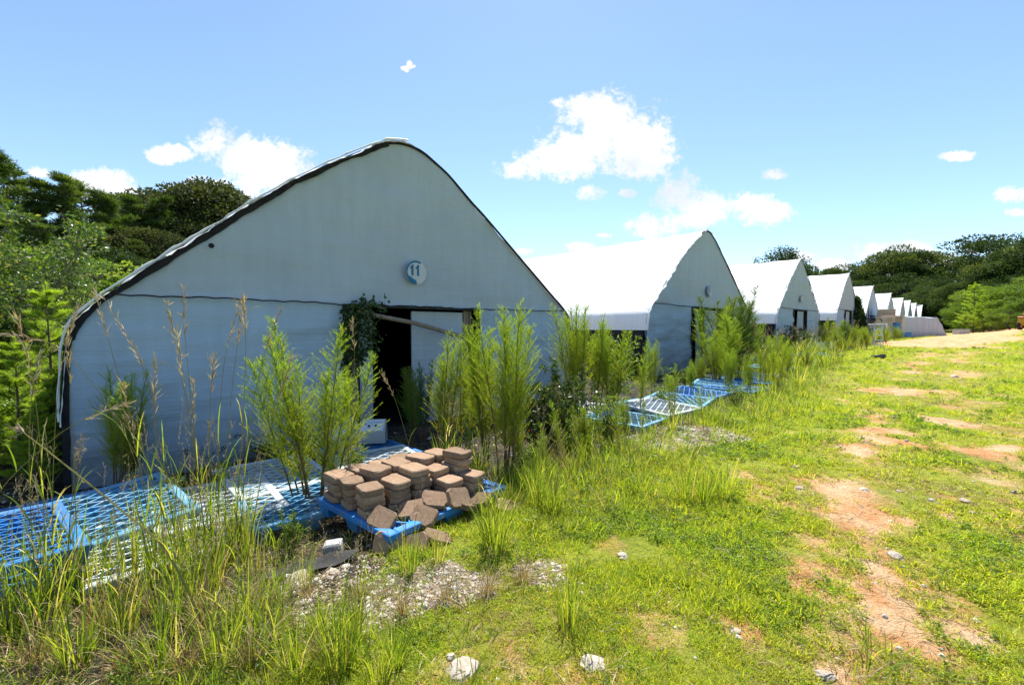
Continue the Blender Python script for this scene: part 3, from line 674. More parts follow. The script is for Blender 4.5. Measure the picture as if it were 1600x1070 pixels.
def pallet_feet(w=1.02, d=1.22, h=.15):
    out = []
    for i in (-1, 0, 1):
        for j in (-1, 0, 1):
            g = G(); cx, cy = i * (w / 2 - .09), j * (d / 2 - .10); zt = h - .035; a1, b1, a2, b2 = .085, .095, .06, .07
            V = [(cx - a2, cy - b2, 0), (cx + a2, cy - b2, 0), (cx + a2, cy + b2, 0), (cx - a2, cy + b2, 0), (cx - a1, cy - b1, zt), (cx + a1, cy - b1, zt), (cx + a1, cy + b1, zt), (cx - a1, cy + b1, zt)]
            g.add(V, [(3, 2, 1, 0), (0, 1, 5, 4), (1, 2, 6, 5), (2, 3, 7, 6), (3, 0, 4, 7)]); out.append(g)
    return out
PM = {}
for key in ('blue', 'blue_pale', 'white_pl'):
    PM[key] = (pallet_mesh().mesh('deck', M[key]), [f.mesh('foot', M[key]) for f in pallet_feet()])
def pallet(loc, rz, key, label, tilt=(0, 0), group='plastic pallets lying before the greenhouses', flip=False, scale=1):
    o = empty('plastic_pallet', loc, rz, scale); o.rotation_euler = (tilt[0] + (math.pi if flip else 0), tilt[1], rz)
    tag(o, label, 'pallet', group); child(o, 'deck', PM[key][0])
    for m in PM[key][1]: child(o, 'foot', m)
    return o
FR = math.atan2(UY, UX)              # turned with the fronts
x, y, z = hit(-62, 965)
for k in range(3):
    pallet((x + .02 * k - .02, y + .015 * k, z + .0 + k * .155), FR + R(6 + 2 * k), 'blue', ['bottom deep blue pallet of the stack at the left edge', 'middle deep blue pallet of the stack at the left edge', 'top bright blue pallet of the stack at the left edge'][k], scale=1.0, tilt=(0, R(2)))
def atz(px, Y): x = (px - CX) / FPX * Y; return x, Y, hz(x, Y)
def onpx(px, py, lift=0): x, y, z = hit(px, py, .12); return (x, y, hz(x, y) + lift)
pallet(onpx(225, 850, .0), FR + R(3), 'white_pl', 'grey white pallet edge showing under the faded blue one')
pallet(onpx(178, 815, .10), FR + R(9), 'blue_pale', 'faded blue pallet tilted over a white one beside the blue stack', tilt=(R(4), R(-5)))
pallet(onpx(105, 800, .02), FR + R(20), 'blue', 'dark blue pallet half hidden behind the left stack', tilt=(R(-5), R(3)))
pallet(onpx(340, 790, .03), FR + R(-2), 'white_pl', 'grey white lattice pallet among the tall stems left of the feathery weed')
pallet(onpx(430, 748, .03), FR + R(2), 'white_pl', 'grey white lattice pallet behind the foot of the feathery weed', tilt=(R(1), R(1)))
pallet(onpx(465, 782, .02), FR + R(-5), 'blue_pale', 'pale blue pallet with a chipped edge left of the paver pile')
pallet(onpx(600, 733, .06), FR + R(-6), 'white_pl', 'grey white lattice pallet touching the back of the paver pile', tilt=(R(2), 0))
pallet(onpx(575, 708, .03), FR + R(2), 'blue', 'shaded blue pallet under the old control box')
for (a, b, key, rz, lab) in [(975, 655, 'blue_pale', 4, 'pale blue pallet left of the gravel patch, behind yellow weeds'), (1010, 634, 'blue_pale', -8, 'sunlit pale blue pallet between the first two greenhouses'),
                             (930, 640, 'white_pl', 12, 'whitish pallet behind the dark green shrub'), (1100, 612, 'blue_pale', 2, 'pale blue pallet before the second greenhouse door'),
                             (1150, 607, 'blue', -5, 'bright blue pallet right of the second greenhouse door'), (1180, 587, 'blue_pale', 9, 'pale blue pallet before the right corner of the second greenhouse'),
                             (1140, 590, 'white_pl', -14, 'white pallet before the right corner of the second greenhouse')]:
    pallet(onpx(a, b, .01), FR + R(rz), key, lab)
for (a, b, key, rz, lab) in [(1060, 628, 'blue_pale', 10, 'pale blue pallet right of the two by the first gap between greenhouses'), (1085, 618, 'blue', -6, 'blue pallet left of the second greenhouse doorway'), (1125, 603, 'blue_pale', 14, 'pale blue pallet at the foot of the dark weeds by the second greenhouse'),
                             (1205, 578, 'blue_pale', 3, 'pale blue pallet between the second and third greenhouses'), (1030, 640, 'white_pl', -10, 'whitish pallet above the far gravel patch'), (1165, 596, 'blue', 20, 'blue pallet at the lawn edge before the second greenhouse corner')]:
    pallet(onpx(a, b, .06), FR + R(rz), key, lab, tilt=(R(2), R(-2)))
for k, (a, b) in enumerate([(1192, 562), (1246, 562), (1262, 556), (1280, 553), (1235, 566), (1270, 560)]):
    X_, Y_, Z_ = onpx(a, b); pallet((X_, Y_, Z_ + .12 * (k % 3 == 2)), FR + R(k * 17), ('blue', 'blue_pale', 'blue')[k % 3], ['leftmost faded blue pallet in the loose pile before the third greenhouse', 'pale pallet in the middle of the loose pile before the third greenhouse door', 'raised blue pallet on top of the loose pile before the third greenhouse', 'farthest blue pallet of the loose pile, by the white board', 'nearest faded pallet of the loose pile before the third greenhouse', 'raised blue pallet at the right of the loose pile by the third greenhouse'][k], tilt=(R(3 * (k % 2)), R(2)), group='pallets piled before the third greenhouse')

# ------------------------------------------------------------------ pile of paving stones on a pallet
PAV_O = np.array([*hit(500, 826)[:2]])
PAV_E = np.array([*hit(655, 882)[:2]]); e1 = PAV_E - PAV_O; e1 /= np.linalg.norm(e1); e2 = np.array([-e1[1], e1[0]])
PZ0 = max(hz(*(PAV_O)), hz(*(PAV_O + e1 * 1.0)), hz(*(PAV_O + e1 * .5 + e2 * .6))) + .0
PANG = math.atan2(e1[1], e1[0])
c = PAV_O + e1 * .56 + e2 * .66
pallet((c[0], c[1], PZ0), PANG, 'blue', 'bright blue pallet carrying the pile of brown paving stones', scale=(1.12, 1.12, 1.0))
def paver_mesh(seed, long=True):
    """tumbled paving stone: worn octagonal outline, rounded arris"""
    rng = np.random.default_rng(seed); w, d, h = (.262, .19, .058) if long else (.195, .185, .058)
    c = .030 if long else .020
    out = [(-w / 2 + c, -d / 2), (w / 2 - c, -d / 2 - .004), (w / 2, -d / 2 + c), (w / 2 + .006, 0), (w / 2, d / 2 - c), (w / 2 - c, d / 2), (-w / 2 + c, d / 2 + .003), (-w / 2, d / 2 - c), (-w / 2 - .005, 0), (-w / 2, -d / 2 + c)]
    out = np.array(out) + rng.uniform(-.006, .006, (10, 2)); n = 10; g = G(); V = []
    for (k, z) in ((.95, 0), (1, .008), (1.01, h / 2), (1, h - .009), (.945, h)):
        for p in out: V.append((p[0] * k + rng.uniform(-.002, .002), p[1] * k + rng.uniform(-.002, .002), z + rng.uniform(-.0025, .0025)))
    V.append((0, 0, h + .001)); V.append((0, 0, 0)); i = np.arange(n); j = (i + 1) % n
    for r_ in range(4): g.add(V, np.stack([i + r_ * n, j + r_ * n, j + (r_ + 1) * n, i + (r_ + 1) * n], 1)) if r_ == 0 else g.F.append((np.stack([i + r_ * n, j + r_ * n, j + (r_ + 1) * n, i + (r_ + 1) * n], 1), 0, False))
    g.F.append((np.stack([i + 4 * n, j + 4 * n, np.full(n, 50)], 1), 0, False)); g.F.append((np.stack([j, i, np.full(n, 51)], 1), 0, False))
    return g.mesh('paving_stone', M['paver'])
PVL = [paver_mesh(k, True) for k in range(4)]; PVS = [paver_mesh(k + 9, False) for k in range(4)]
rnd = random.Random(4)
def paver(p, rot, long, label, group=None, sc=1):
    o = bpy.data.objects.new('paving_stone', rnd.choice(PVL if long else PVS)); COL.objects.link(o); o.location = p; o.rotation_euler = rot; o.scale = (sc,) * 3
    tag(o, label, 'paving stone', group); return o
cols = [(.15, .13, 5, 1, 'front left'), (.43, .12, 5, 0, 'front middle'), (.70, .13, 5, 0, 'front right'),
        (.16, .38, 5, 1, 'second row left'), (.45, .37, 6, 1, 'second row middle'), (.74, .39, 5, 1, 'second row right'),
        (.15, .62, 5, 0, 'third row left'), (.44, .63, 6, 1, 'third row middle'), (.73, .64, 6, 1, 'third row right'),
        (.17, .88, 5, 1, 'fourth row left'), (.47, .88, 6, 1, 'fourth row middle'), (.76, .90, 5, 0, 'fourth row right'),
        (.20, 1.13, 4, 0, 'back row left'), (.50, 1.14, 6, 1, 'back row middle'), (.80, 1.15, 7, 1, 'back row right'), (1.02, 1.14, 4, 0, 'back outer'), (1.0, .86, 3, 0, 'fourth row outer')]
for (a, b, hgt, lg, nm) in cols:
    hgt -= 1 if hgt > 3 else 0
    jit = rnd.uniform(-9, 9)
    for k in range(hgt):
        q = PAV_O + e1 * (a * .92 + .02 + rnd.uniform(-.022, .022)) + e2 * (b * .88 + rnd.uniform(-.022, .022))
        top = k == hgt - 1
        paver((q[0], q[1], PZ0 + .152 + k * .0605), (R(rnd.uniform(-1, 1)) if not top else R(rnd.uniform(-3, 3)), R(rnd.uniform(-.8, .8)), PANG + R(jit + rnd.uniform(-5, 5) * (2.6 if top else 1.2))), lg,
              f'top brown paving stone of the {nm} stack on the blue pallet' if top else f'{["lowest", "second lowest", "third lowest", "fourth lowest", "fifth lowest", "sixth lowest"][k]} brown paving stone of the {nm} stack on the blue pallet', f'paving stones in the {nm} stack')
tum = [(.90, .08, .17, 38, 12, 20, 'tilted paving stone slid onto the front right corner of the pallet'), (1.06, .02, .06, 62, 8, 48, 'paving stone standing on edge at the front right corner'),
       (.93, .34, 0.17, 32, -12, 35, 'pale paving stone leaning against the second row'), (1.08, .36, 0.15, 36, 6, 15, 'pale paving stone leaning beside its twin on the right side of the pile'),
       (1.00, .52, 0.21, 30, 14, 62, 'broad sunlit paving stone leaning high on the right side of the pile'), (1.22, .16, .03, 48, -20, 30, 'paving stone propped up on the ground off the front right corner'),
       (1.30, .30, .02, 12, 24, 70, 'paving stone fallen flat on the gravel right of the pallet'), (1.12, .68, .22, 55, 10, 84, 'dark paving stone standing up near the back right edge'),
       (1.20, .90, .14, 24, -14, 12, 'paving stone tumbled on the back right rim of the pallet'), (1.16, .74, .12, 8, 22, 110, 'grey paving stone lying low on the right rim'),
       (1.33, 1.12, .04, 14, 12, 40, 'paving stone fallen off the far right corner')]
for (a, b, zz, tx, ty, rz, lab) in tum:
    q = PAV_O + e1 * a + e2 * b
    paver((q[0], q[1], max(PZ0 + zz, hz(q[0], q[1]) + .01)), (R(tx), R(ty), PANG + R(rz)), True, lab, 'loose paving stones beside the stacks', .84)

# ------------------------------------------------------------------ things round the door
x, y, z = hit(583, 692, .16)
bx = empty('control_box', (x, y, hz(x, y) + .19), R(8)); tag(bx, 'old pale grey control box with two knobs on its sloping panel, near the doorway', 'control box')
g = G(); V = [(-.19, -.13, 0), (.19, -.13, 0), (.19, .14, 0), (-.19, .14, 0), (-.185, -.13, .17), (.185, -.13, .17), (.175, .13, .30), (-.175, .13, .30)]
g.add(V, [(3, 2, 1, 0), (0, 1, 5, 4), (4, 5, 6, 7), (1, 2, 6, 5), (2, 3, 7, 6), (3, 0, 4, 7)]); g.obj('casing', M['greybox'], bx)
sl = math.atan2(.13, .26); rot = np.array(Matrix.Rotation(sl, 3, 'X'))
g = G(); g.box((0, -.003, .239), (.32, .25, .008), rot); fp = g.obj('front_panel', M['panelgrey'], bx)
for kx in (-.05, .05):
    g = G(); g.tube([(kx, -.03, .222), (kx, -.042, .246)], .016, 8); g.obj('knob', M['black_rubber'], bx)
g = G(); g.box((-.11, .02, .256), (.035, .02, .006), rot); g.obj('rocker_switch', M['fennel_dark'], bx)
for k in range(6):
    g = G(); g.box((-.06 + k * .033, .045, .268), (.016, .012, .005), rot); g.obj('lamp', M['teal'], bx)
x, y, z = hit(548, 690, .16)
ob = empty('grey_crate', (x, y, hz(x, y) + .16), R(20)); ob.rotation_euler = (R(6), R(-28), R(25)); tag(ob, 'pale grey plastic case tipped on its side left of the control box', 'crate')
g = G(); g.box((0, 0, .13), (.40, .42, .20), bev=.012); g.obj('case', M['greybox'], ob); g = G(); g.box((0, 0, .245), (.42, .44, .03), bev=.006); g.obj('lid', M['panelgrey'], ob)
x, y, z = hit(548, 705, .15)
g = G(); g.box((0, 0, 0), (.36, .26, .012)); o = g.obj('printed_tray', M['tin']); o.location = (x, y, hz(x, y) + .19); o.rotation_euler = (0, R(3), R(30)); tag(o, 'flat pale tray with red printed spots beside the grey case', 'tray')

def rock_mesh(seed, flat=.6):
    rng = np.random.default_rng(seed); n = 10; g = G(); V = []
    lat = [-.9, -.5, 0, .45, .85]
    for a in lat:
        for k in range(n):
            t = k / n * 6.283; r = math.cos(a) * (1 + rng.uniform(-.22, .22)); V.append((r * math.cos(t) * .5, r * math.sin(t) * .4, math.sin(a) * .5 * flat + rng.uniform(-.04, .04)))
    V.append((0, 0, -.5 * flat)); V.append((.03, 0, .5 * flat)); V = np.array(V); i = np.arange(n); j = (i + 1) % n
    F4 = np.concatenate([np.stack([i + r * n, j + r * n, j + (r + 1) * n, i + (r + 1) * n], 1) for r in range(4)])
    g.add(V, F4); g.F.append((np.concatenate([np.stack([j, i, np.full(n, 50)], 1), np.stack([i + 40, j + 40, np.full(n, 51)], 1)]), 0, False))
    return g.mesh('rock', M['rock'])
RK = [rock_mesh(k, .5 + .1 * (k % 3)) for k in range(6)]
ROCKS = [(722, 1049, .17, 'largest white rock at the bottom middle of the grass'), (927, 1042, .13, 'pale rock at the bottom edge right of the white one'), (973, 874, .09, 'white rock in the grass below the tall tufts'),
         (1132, 865, .08, 'white rock in the small cluster mid lawn'), (1120, 860, .05, 'small white stone left of its neighbour in the cluster'), (1155, 875, .06, 'grey white stone right end of the cluster'), (1250, 765, .10, 'flat pale rock by the wheel track'),
         (1245, 732, .09, 'narrow pale rock left of the wheel track'), (1350, 770, .08, 'pale rock between track and lawn'), (1508, 782, .10, 'flat white rock on the right lawn'), (1520, 802, .07, 'second flat rock below the white one on the right lawn'),
         (1215, 915, .05, 'small tan stone beside the bare track'), (948, 734, .13, 'pale block among the weeds'), (1405, 770, .06, 'small pale stone right of the wheel track'), (1400, 872, .10, 'tan rock right of the big bare patch'),
         (466, 905, .16, 'pale rock next to the black rubber sheet'), (520, 895, .10, 'cream rock at the edge of the gravel'), (560, 905, .09, 'tan flat rock in the gravel'), (600, 872, .07, 'reddish stone below the blue pallet'),
         (655, 935, .06, 'cream stone in the middle of the gravel'), (1170, 601, .30, 'grey boulder behind the yellow weeds'), (1060, 688, .16, 'white broken stone in the far gravel patch'), (1085, 682, .15, 'orange broken stone in the far gravel patch'), (1030, 678, .12, 'flat grey stone left in the far gravel patch'),
         (1148, 990, .07, 'pinkish stone in the lower lawn'), (1290, 1058, .10, 'clay coloured stone at the bottom edge'), (840, 868, .07, 'small stone between gravel and grass'), (1155, 722, .08, 'pale stone among tufts left of the track'), (1490, 590, .2, 'pale stone far up the right lawn'), (1130, 722, .08, 'flat stone among tufts mid lawn')]
for k, (a, b, sz, lab) in enumerate(ROCKS):
    x, y, z = hit(a, b); o = bpy.data.objects.new('rock', RK[k % 6]); COL.objects.link(o); o.location = (x, y, z + sz * .02); o.scale = (sz, sz * rnd.uniform(.8, 1.2), sz * .8); o.rotation_euler = (R(rnd.uniform(-12, 12)), R(rnd.uniform(-12, 12)), rnd.uniform(0, 6)); tag(o, lab, 'rock', 'loose rocks in the grass')
x, y, z = hit(522, 868); g = G(); g.box((0, 0, .055), (.13, .10, .11), bev=.012); o = g.obj('concrete_block', M['concrete']); o.location = (x, y, z); o.rotation_euler = (R(5), R(-4), R(12)); tag(o, 'small grey concrete block by the paver pallet', 'block')
x, y, z = hit(490, 892)
g = G(); V = []; nn = 12
for i in range(nn):
    for j in range(5):
        t = i / (nn - 1); V.append((t * .62 - .31, (j / 4 - .5) * (.17 * math.sin(.3 + t * 2.5) + .03), .03 + .06 * t * t + .012 * math.sin(i * 1.3 + j)))
i = (np.arange(nn - 1)[:, None] * 5 + np.arange(4)[None]).ravel(); g.add(V, np.stack([i, i + 5, i + 6, i + 1], 1), smooth=True); V2 = np.array(V); V2[:, 2] -= .008; g.add(V2, np.stack([i, i + 1, i + 6, i + 5], 1))
o = g.obj('rubber_scrap', M['black_rubber']); o.location = (x, y, z); o.rotation_euler = (0, 0, R(24)); tag(o, 'curled strip of black rubber sheet on the gravel edge', 'scrap')

# ------------------------------------------------------------------ things farther up the row
x, y, z = hit(1371, 545)
ld_ = empty('step_ladder', (x, y, z), R(-28)); tag(ld_, 'small aluminium step ladder standing in the grass before the greenhouses', 'ladder'); hh = 1.45; fs = .19
for sx in (-1, 1):
    g = G(); g.tube([(sx * fs, -.28, 0), (sx * fs * .8, 0, hh)], .02, 4, cap=True); g.obj('front_rail', M['metal'], ld_)
    g = G(); g.tube([(sx * fs, .32, 0), (sx * fs * .8, .03, hh * .92)], .015, 4, cap=True); g.obj('rear_leg', M['metal'], ld_)
for k in range(4):
    g = G(); t = (k + .6) / 5; g.box((0, -.28 + .28 * t, hh * t), (fs * 1.9, .10, .05)); g.obj('step', M['panelgrey'], ld_)
g = G(); q = np.linspace(0, math.pi, 11); g.tube(np.stack([-fs * .8 * np.cos(q), np.zeros(11), hh + .2 * np.sin(q)], 1), .025, 6); g.obj('handrail', M['black_rubber'], ld_)
x, y, z = hit(1373, 560); g = G(); g.box((0, 0, .07), (.5, .22, .13), bev=.04); g.box((.18, .02, .15), (.16, .16, .06), bev=.02); o = g.obj('black_bundle', M['black_rubber']); o.location = (x, y, z); tag(o, 'small black bundle lying in the grass below the step ladder', 'bundle')

def tray_stack(px, py, w, d, n, lab, rz, h=.115):
    x, y, z = atz(px, py); root = empty('tray_stack', (x, y, z), rz); tag(root, lab, 'stack of trays')
    gm = G(); gm.box((0, 0, h * .32), (w, d, h * .6)); gm.box((0, 0, h * .74), (w * 1.04, d * 1.04, h * .22)); me = gm.mesh('tray', M['tan'])
    for k in range(n):
        o = child(root, 'tray', me); o.location = (rnd.uniform(-.03, .03), rnd.uniform(-.03, .03), k * h); o.rotation_euler = (0, 0, R(rnd.uniform(-2, 2)))
    return x, y, z
tray_stack(1394, 39, 1.25, 1.4, 18, 'front tan stack of plant trays beside the tarp stack', FR)
tray_stack(1384, 41.5, 1.3, 1.3, 24, 'taller tan stack of plant trays behind the front one', FR + R(5))
tray_stack(1383, 38.6, 1.1, 1.2, 17, 'tan stack of plant trays wedged between the two others', FR - R(4))
x, y, z = atz(1370, 37)
bn = empty('bulk_bin', (x, y, z), FR); tag(bn, 'blue and white bin left of the tan tray stacks', 'bin')
g = G(); g.box((0, 0, .45), (1.2, 1.2, .9), bev=.04); g.obj('bin_body', M['blue'], bn); g = G(); g.box((0, 0, 1.1), (1.3, 1.25, .4), bev=.05); g.obj('white_lid', M['white_pl'], bn)
g = G(); g.tube([(-.3, -.75, 0), (-.3, -.75, .9)], .28, 12); o = g.obj('blue_drum', M['blue'], None); o.location = (x + .5, y - .9, z + .5); tag(o, 'blue drum standing before the bin behind the ladder', 'drum')
x, y, z = atz(1412, 38); z += .25; g = G(); g.box((0, 0, .15), (.9, .6, .3), bev=.03); g.box((0, 0, .32), (.98, .66, .05), bev=.02); o = g.obj('blue_tub', M['blue']); o.location = (x, y, z); tag(o, 'low bright blue tub at the foot of the grey tarp', 'tub')
# tarp covered stack
A = np.array(atz(1403, 41)[:2]); B = np.array(atz(1485, 47.2)[:2]); dv = B - A; Ln = np.linalg.norm(dv); zt = hz(*A)
tp = empty('covered_stack', (A[0], A[1], min(hz(*A), hz(*B)) - .05), math.atan2(dv[1], dv[0])); tag(tp, 'long stack under a grey white tarp with a sloping right end', 'covered stack')
hgt = 2.1; dep = 2.6; g = G(); V = []; nx_, ny_ = 40, 16
def tarp_h(u, v):
    return hgt * min(1, v / .04, (1 - v) / .04) if False else 0
prof = [(0, 0), (0.02, .5), (.04, 1.0), (.08, .985), (.5, 1.04), (.92, .985), (.98, .5), (1, 0)]
for i in range(nx_ + 1):
    u = i / nx_; xx = u * Ln
    hsc = min(1, max(.02, (1 - u) / .26)) if u > .74 else 1; hsc *= (1 if i else 0.96)
    for (pv, ph) in prof:
        V.append((xx + rnd.uniform(-.03, .03), pv * dep + rnd.uniform(-.04, .04), max(ph * hgt * hsc + rnd.uniform(-.03, .03) + .08 * math.sin(u * 19) * ph * .5, 0)))
k = len(prof); i = (np.arange(nx_)[:, None] * k + np.arange(k - 1)[None]).ravel(); g.add(V, np.stack([i, i + k, i + k + 1, i + 1], 1)); g.add(V[:k], [tuple(range(4)) , (0, 3, 4, 7)]); g.obj('tarp', M['cloth'], tp)
for q in range(5):
    g = G(); g.box((Ln * (.08 + .15 * q), dep / 2, hgt * .45), (Ln * .13, dep * .85, hgt * .86)); g.obj('tray_block', M['tan'], tp)
x, y, z = atz(1476, 50); g = G(); g.box((0, 0, .3), (1.4, .8, .6), bev=.05); g.box((0, 0, .62), (1.5, .9, .06)); o = g.obj('white_crate', M['white_pl']); o.location = (x + 6, y + 4, z); tag(o, 'small white crate just right of the grey tarp end', 'crate')
x, y, z = hit(1285, 548); g = G(); g.box((0, 0, .25), (1.5, .05, .5), np.array(Matrix.Rotation(R(-35), 3, 'X'))); o = g.obj('white_board', M['white_pl']); o.location = (x, y, z); o.rotation_euler = (0, 0, R(12)); tag(o, 'dirty white board leaning over behind the blue pallets of the third greenhouse', 'board')

# red machine at the right edge
x, y, z = atz(1612, 38)
rm = empty('red_mower', (x, y, z), R(200)); tag(rm, 'red and orange riding machine by the dirt road at the right edge', 'mower')
g = G(); V = []
for (zz, kx, ky) in ((.35, .75, .42), (.6, .95, .52), (.95, 1.0, .5), (1.05, .9, .44)):
    V += [(-kx, -ky, zz), (kx, -ky, zz), (kx, ky, zz), (-kx, ky, zz)]
F = [(12, 13, 14, 15), (3, 2, 1, 0)]
for r_ in range(3):
    for k in range(4): F.append((r_ * 4 + k, r_ * 4 + (k + 1) % 4, r_ * 4 + 4 + (k + 1) % 4, r_ * 4 + 4 + k))
g.add(V, F); g.obj('body', M['ochre'], rm)
g = G(); g.box((.0, 0, 1.10), (2.1, 1.05, .12), bev=.04); g.obj('fender', M['red'], rm)
g = G(); g.box((.75, 0, 1.32), (.5, .45, .3), bev=.1); g.box((.55, 0, 1.55), (.12, .45, .4), np.array(Matrix.Rotation(R(-12), 3, 'Y')), bev=.04); g.obj('seat', M['red'], rm)
for (wx, wy, wr) in ((-.65, -.5, .3), (-.65, .5, .3), (.6, -.5, .42), (.6, .5, .42)):
    g = G(); g.tube([(wx, wy - .13, wr), (wx, wy - .09, wr), (wx, wy + .09, wr), (wx, wy + .13, wr)], [wr * .8, wr, wr, wr * .8], 16); w_ = g.obj('tyre', M['tyre'], rm)
    g = G(); g.tube([(wx, wy - .10, wr), (wx, wy + .10, wr)], wr * .5, 12); g.obj('rim', M['red'], w_)

#VEG
# ------------------------------------------------------------------ plants: prototypes
def rvec(rng, n): v = rng.normal(size=(n, 3)); return v / np.linalg.norm(v, axis=1)[:, None]
def fennel_meshes(seed, nst, h=1.8, spread=.22, leafm='fennel', dens=1.0):
    """feathery weed: several upright stems, each a plume of ascending branches with thread leaves"""
    rng = np.random.default_rng(seed); gs = G(); gl = G()
    for k in range(nst):
        az = rng.uniform(0, 6.28); r0 = rng.uniform(.02, .10) * (nst > 1); H = h * rng.uniform(.72, 1.0)
        lean = rng.uniform(.02, spread); t = np.linspace(0, 1, 12)
        off = np.stack([np.cos(az) * (r0 + lean * H * t ** 1.2), np.sin(az) * (r0 + lean * H * t ** 1.2), H * t], 1)
        off[:, :2] += np.cumsum(rng.normal(0, .006, (12, 2)), 0)
        gs.tube(off, .011 * (1 - t * .8) * (H / 1.6), 4, v=.5)
        nb = int(96 * H / 1.6 * dens); tb = rng.uniform(.15, 1, nb) ** .9; tb = np.sort(tb)
        wob = .75 + .5 * np.sin(tb * 23 + k) ** 2
        for b in range(nb):
            tt = tb[b]; p0 = np.array([np.interp(tt, t, off[:, i]) for i in range(3)])
            Lb = H * .36 * (min(1, (tt - .15) / .25)) * (1.02 - tt) ** .85 * wob[b] * rng.uniform(.6, 1.2) + .05
            a = rng.uniform(0, 6.28); el = R(rng.uniform(40, 70)); d = np.array([math.cos(a) * math.cos(el), math.sin(a) * math.cos(el), math.sin(el)])
            nl = max(8, int(Lb * 200)); u = np.sort(rng.uniform(.05, 1, nl))
            sag = np.stack([np.zeros(nl), np.zeros(nl), -.06 * Lb * u ** 2], 1)
            P = p0 + d * (Lb * u)[:, None] + sag
            Q = np.stack([p0, p0 + d * Lb * .5 + [0, 0, -.015 * Lb], p0 + d * Lb + [0, 0, -.06 * Lb]])
            vb = np.clip(rng.normal(.12 + .8 * tt, .12), 0, 1)
            gl.tube(Q, [.0028, .002, .0008], 3, v=vb)
            D = d * 1.2 + rng.normal(0, .50, (nl, 3)) + [0, 0, .25]
            gl.needles(P, D, rng.uniform(.022, .055, nl) * (1.15 - .5 * u), .0031, rng, v=np.clip(vb + rng.normal(0, .12, nl), 0, 1))
        nt = int(26 * dens); u = rng.uniform(.8, 1, nt); P = np.stack([np.interp(u, t, off[:, i]) for i in range(3)], 1)
        gl.needles(P, rng.normal(0, .35, (nt, 3)) + [0, 0, 1], .07, .005, rng)
    return gs.mesh('stems', M['fennel_stem']), gl.mesh('plume', M[leafm])
FEN = [fennel_meshes(10 + k, n, 1.8, sp) for k, (n, sp) in enumerate([(5, .20), (7, .26), (3, .12), (6, .34), (4, .16)])]
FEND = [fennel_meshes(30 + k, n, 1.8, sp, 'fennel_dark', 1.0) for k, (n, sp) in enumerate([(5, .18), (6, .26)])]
FEN1 = [fennel_meshes(50 + k, 1, 1.8, .10) for k in range(2)]
def plant(name, x, y, sc, meshes, label, cat, group=None, rz=None, names=('stems', 'foliage'), z=None, sz=None):
    s_ = sc if sz is None else (sc, sc, sz)
    o = empty(name, (x, y, (hz(x, y) if z is None else z) - .01), rnd.uniform(0, 6.28) if rz is None else rz, s_); tag(o, label, cat, group)
    for m, nme in zip(meshes, names): child(o, nme, m)
    return o
def fennel(px, py, top, label, dark=False, kind=None, thin=False, lift=0, wide=1):
    x, y, z = hit(px, py); h = (py - top) / FPX * y / 1.84
    pool = FEN1 if thin else FEND if dark else FEN
    m = pool[(kind if kind is not None else rnd.randrange(99)) % len(pool)]
    o = plant('feathery_weed', x, y, h * wide, m, label, 'feathery weed', 'feathery dog fennel weeds', names=('stems', 'plume'), sz=h)
    o.rotation_euler = (R(rnd.uniform(-7, 7)), R(rnd.uniform(-7, 7)), o.rotation_euler[2]); return o
fennel(190, 768, 560, 'feathery green weed standing alone before the lower left of the greenhouse numbered 11', False, 1, wide=.95)
fennel(205, 762, 640, 'short shaded feathery weed at the foot of the left part of greenhouse 11', True, 1)
o_ = fennel(470, 800, 470, 'tall yellow green feathery weed with a leaning orange brown stem left of the paver pile', kind=2, wide=.9); o_.rotation_euler = (R(4), R(-12), .3)
o_ = fennel(480, 802, 500, 'leaning feathery weed just right of the tallest one left of the paver pile', kind=1, thin=True, wide=1.1); o_.rotation_euler = (R(-3), R(-5), 2.)
o_ = fennel(492, 800, 490, 'broad feathery weed rooted against the left side of the paver pile', kind=4, wide=1.0)
o_ = fennel(505, 790, 520, 'feathery weed just behind the left corner of the paver pile, plume over the grey crate', kind=2, wide=1.1); o_.rotation_euler = (R(5), R(12), .1)
fennel(545, 770, 540, 'slim feathery weed rising behind the paver pile toward the door', kind=2, thin=True)
fennel(690, 712, 500, 'yellow green feathery weed before the sliding door panel of greenhouse 11', kind=0)
fennel(722, 705, 515, 'feathery weed in front of the right door post of greenhouse 11', kind=4)
fennel(790, 745, 455, 'tallest feathery weed, dark bare stems, right of the doorway of greenhouse 11', kind=1)
fennel(765, 730, 500, 'feathery weed leaning left beside the tallest one', kind=3, wide=.8)
fennel(812, 738, 570, 'feathery weed between the tallest one and the dark shrub', kind=2, wide=.8)
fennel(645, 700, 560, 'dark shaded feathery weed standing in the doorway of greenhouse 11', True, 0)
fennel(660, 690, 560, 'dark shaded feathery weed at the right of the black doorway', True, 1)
fennel(905, 655, 465, 'large feathery weed at the right corner of greenhouse 11', kind=1)
fennel(930, 650, 478, 'feathery weed rising before the white roof side of the second greenhouse', kind=0)
fennel(955, 650, 500, 'feathery weed left of the black side screen of the second greenhouse', kind=4)
fennel(1000, 655, 520, 'thin feathery weed before the left corner of the second greenhouse', kind=2, thin=True)
fennel(1036, 575, 478, 'green feathery weed against the front of the second greenhouse, left of its door', kind=4)
fennel(1050, 668, 560, 'narrow upright weed with a brown base by the far gravel patch', kind=2, wide=.8)
fennel(1100, 670, 588, 'small upright weed right of the far gravel patch', kind=2, thin=True)
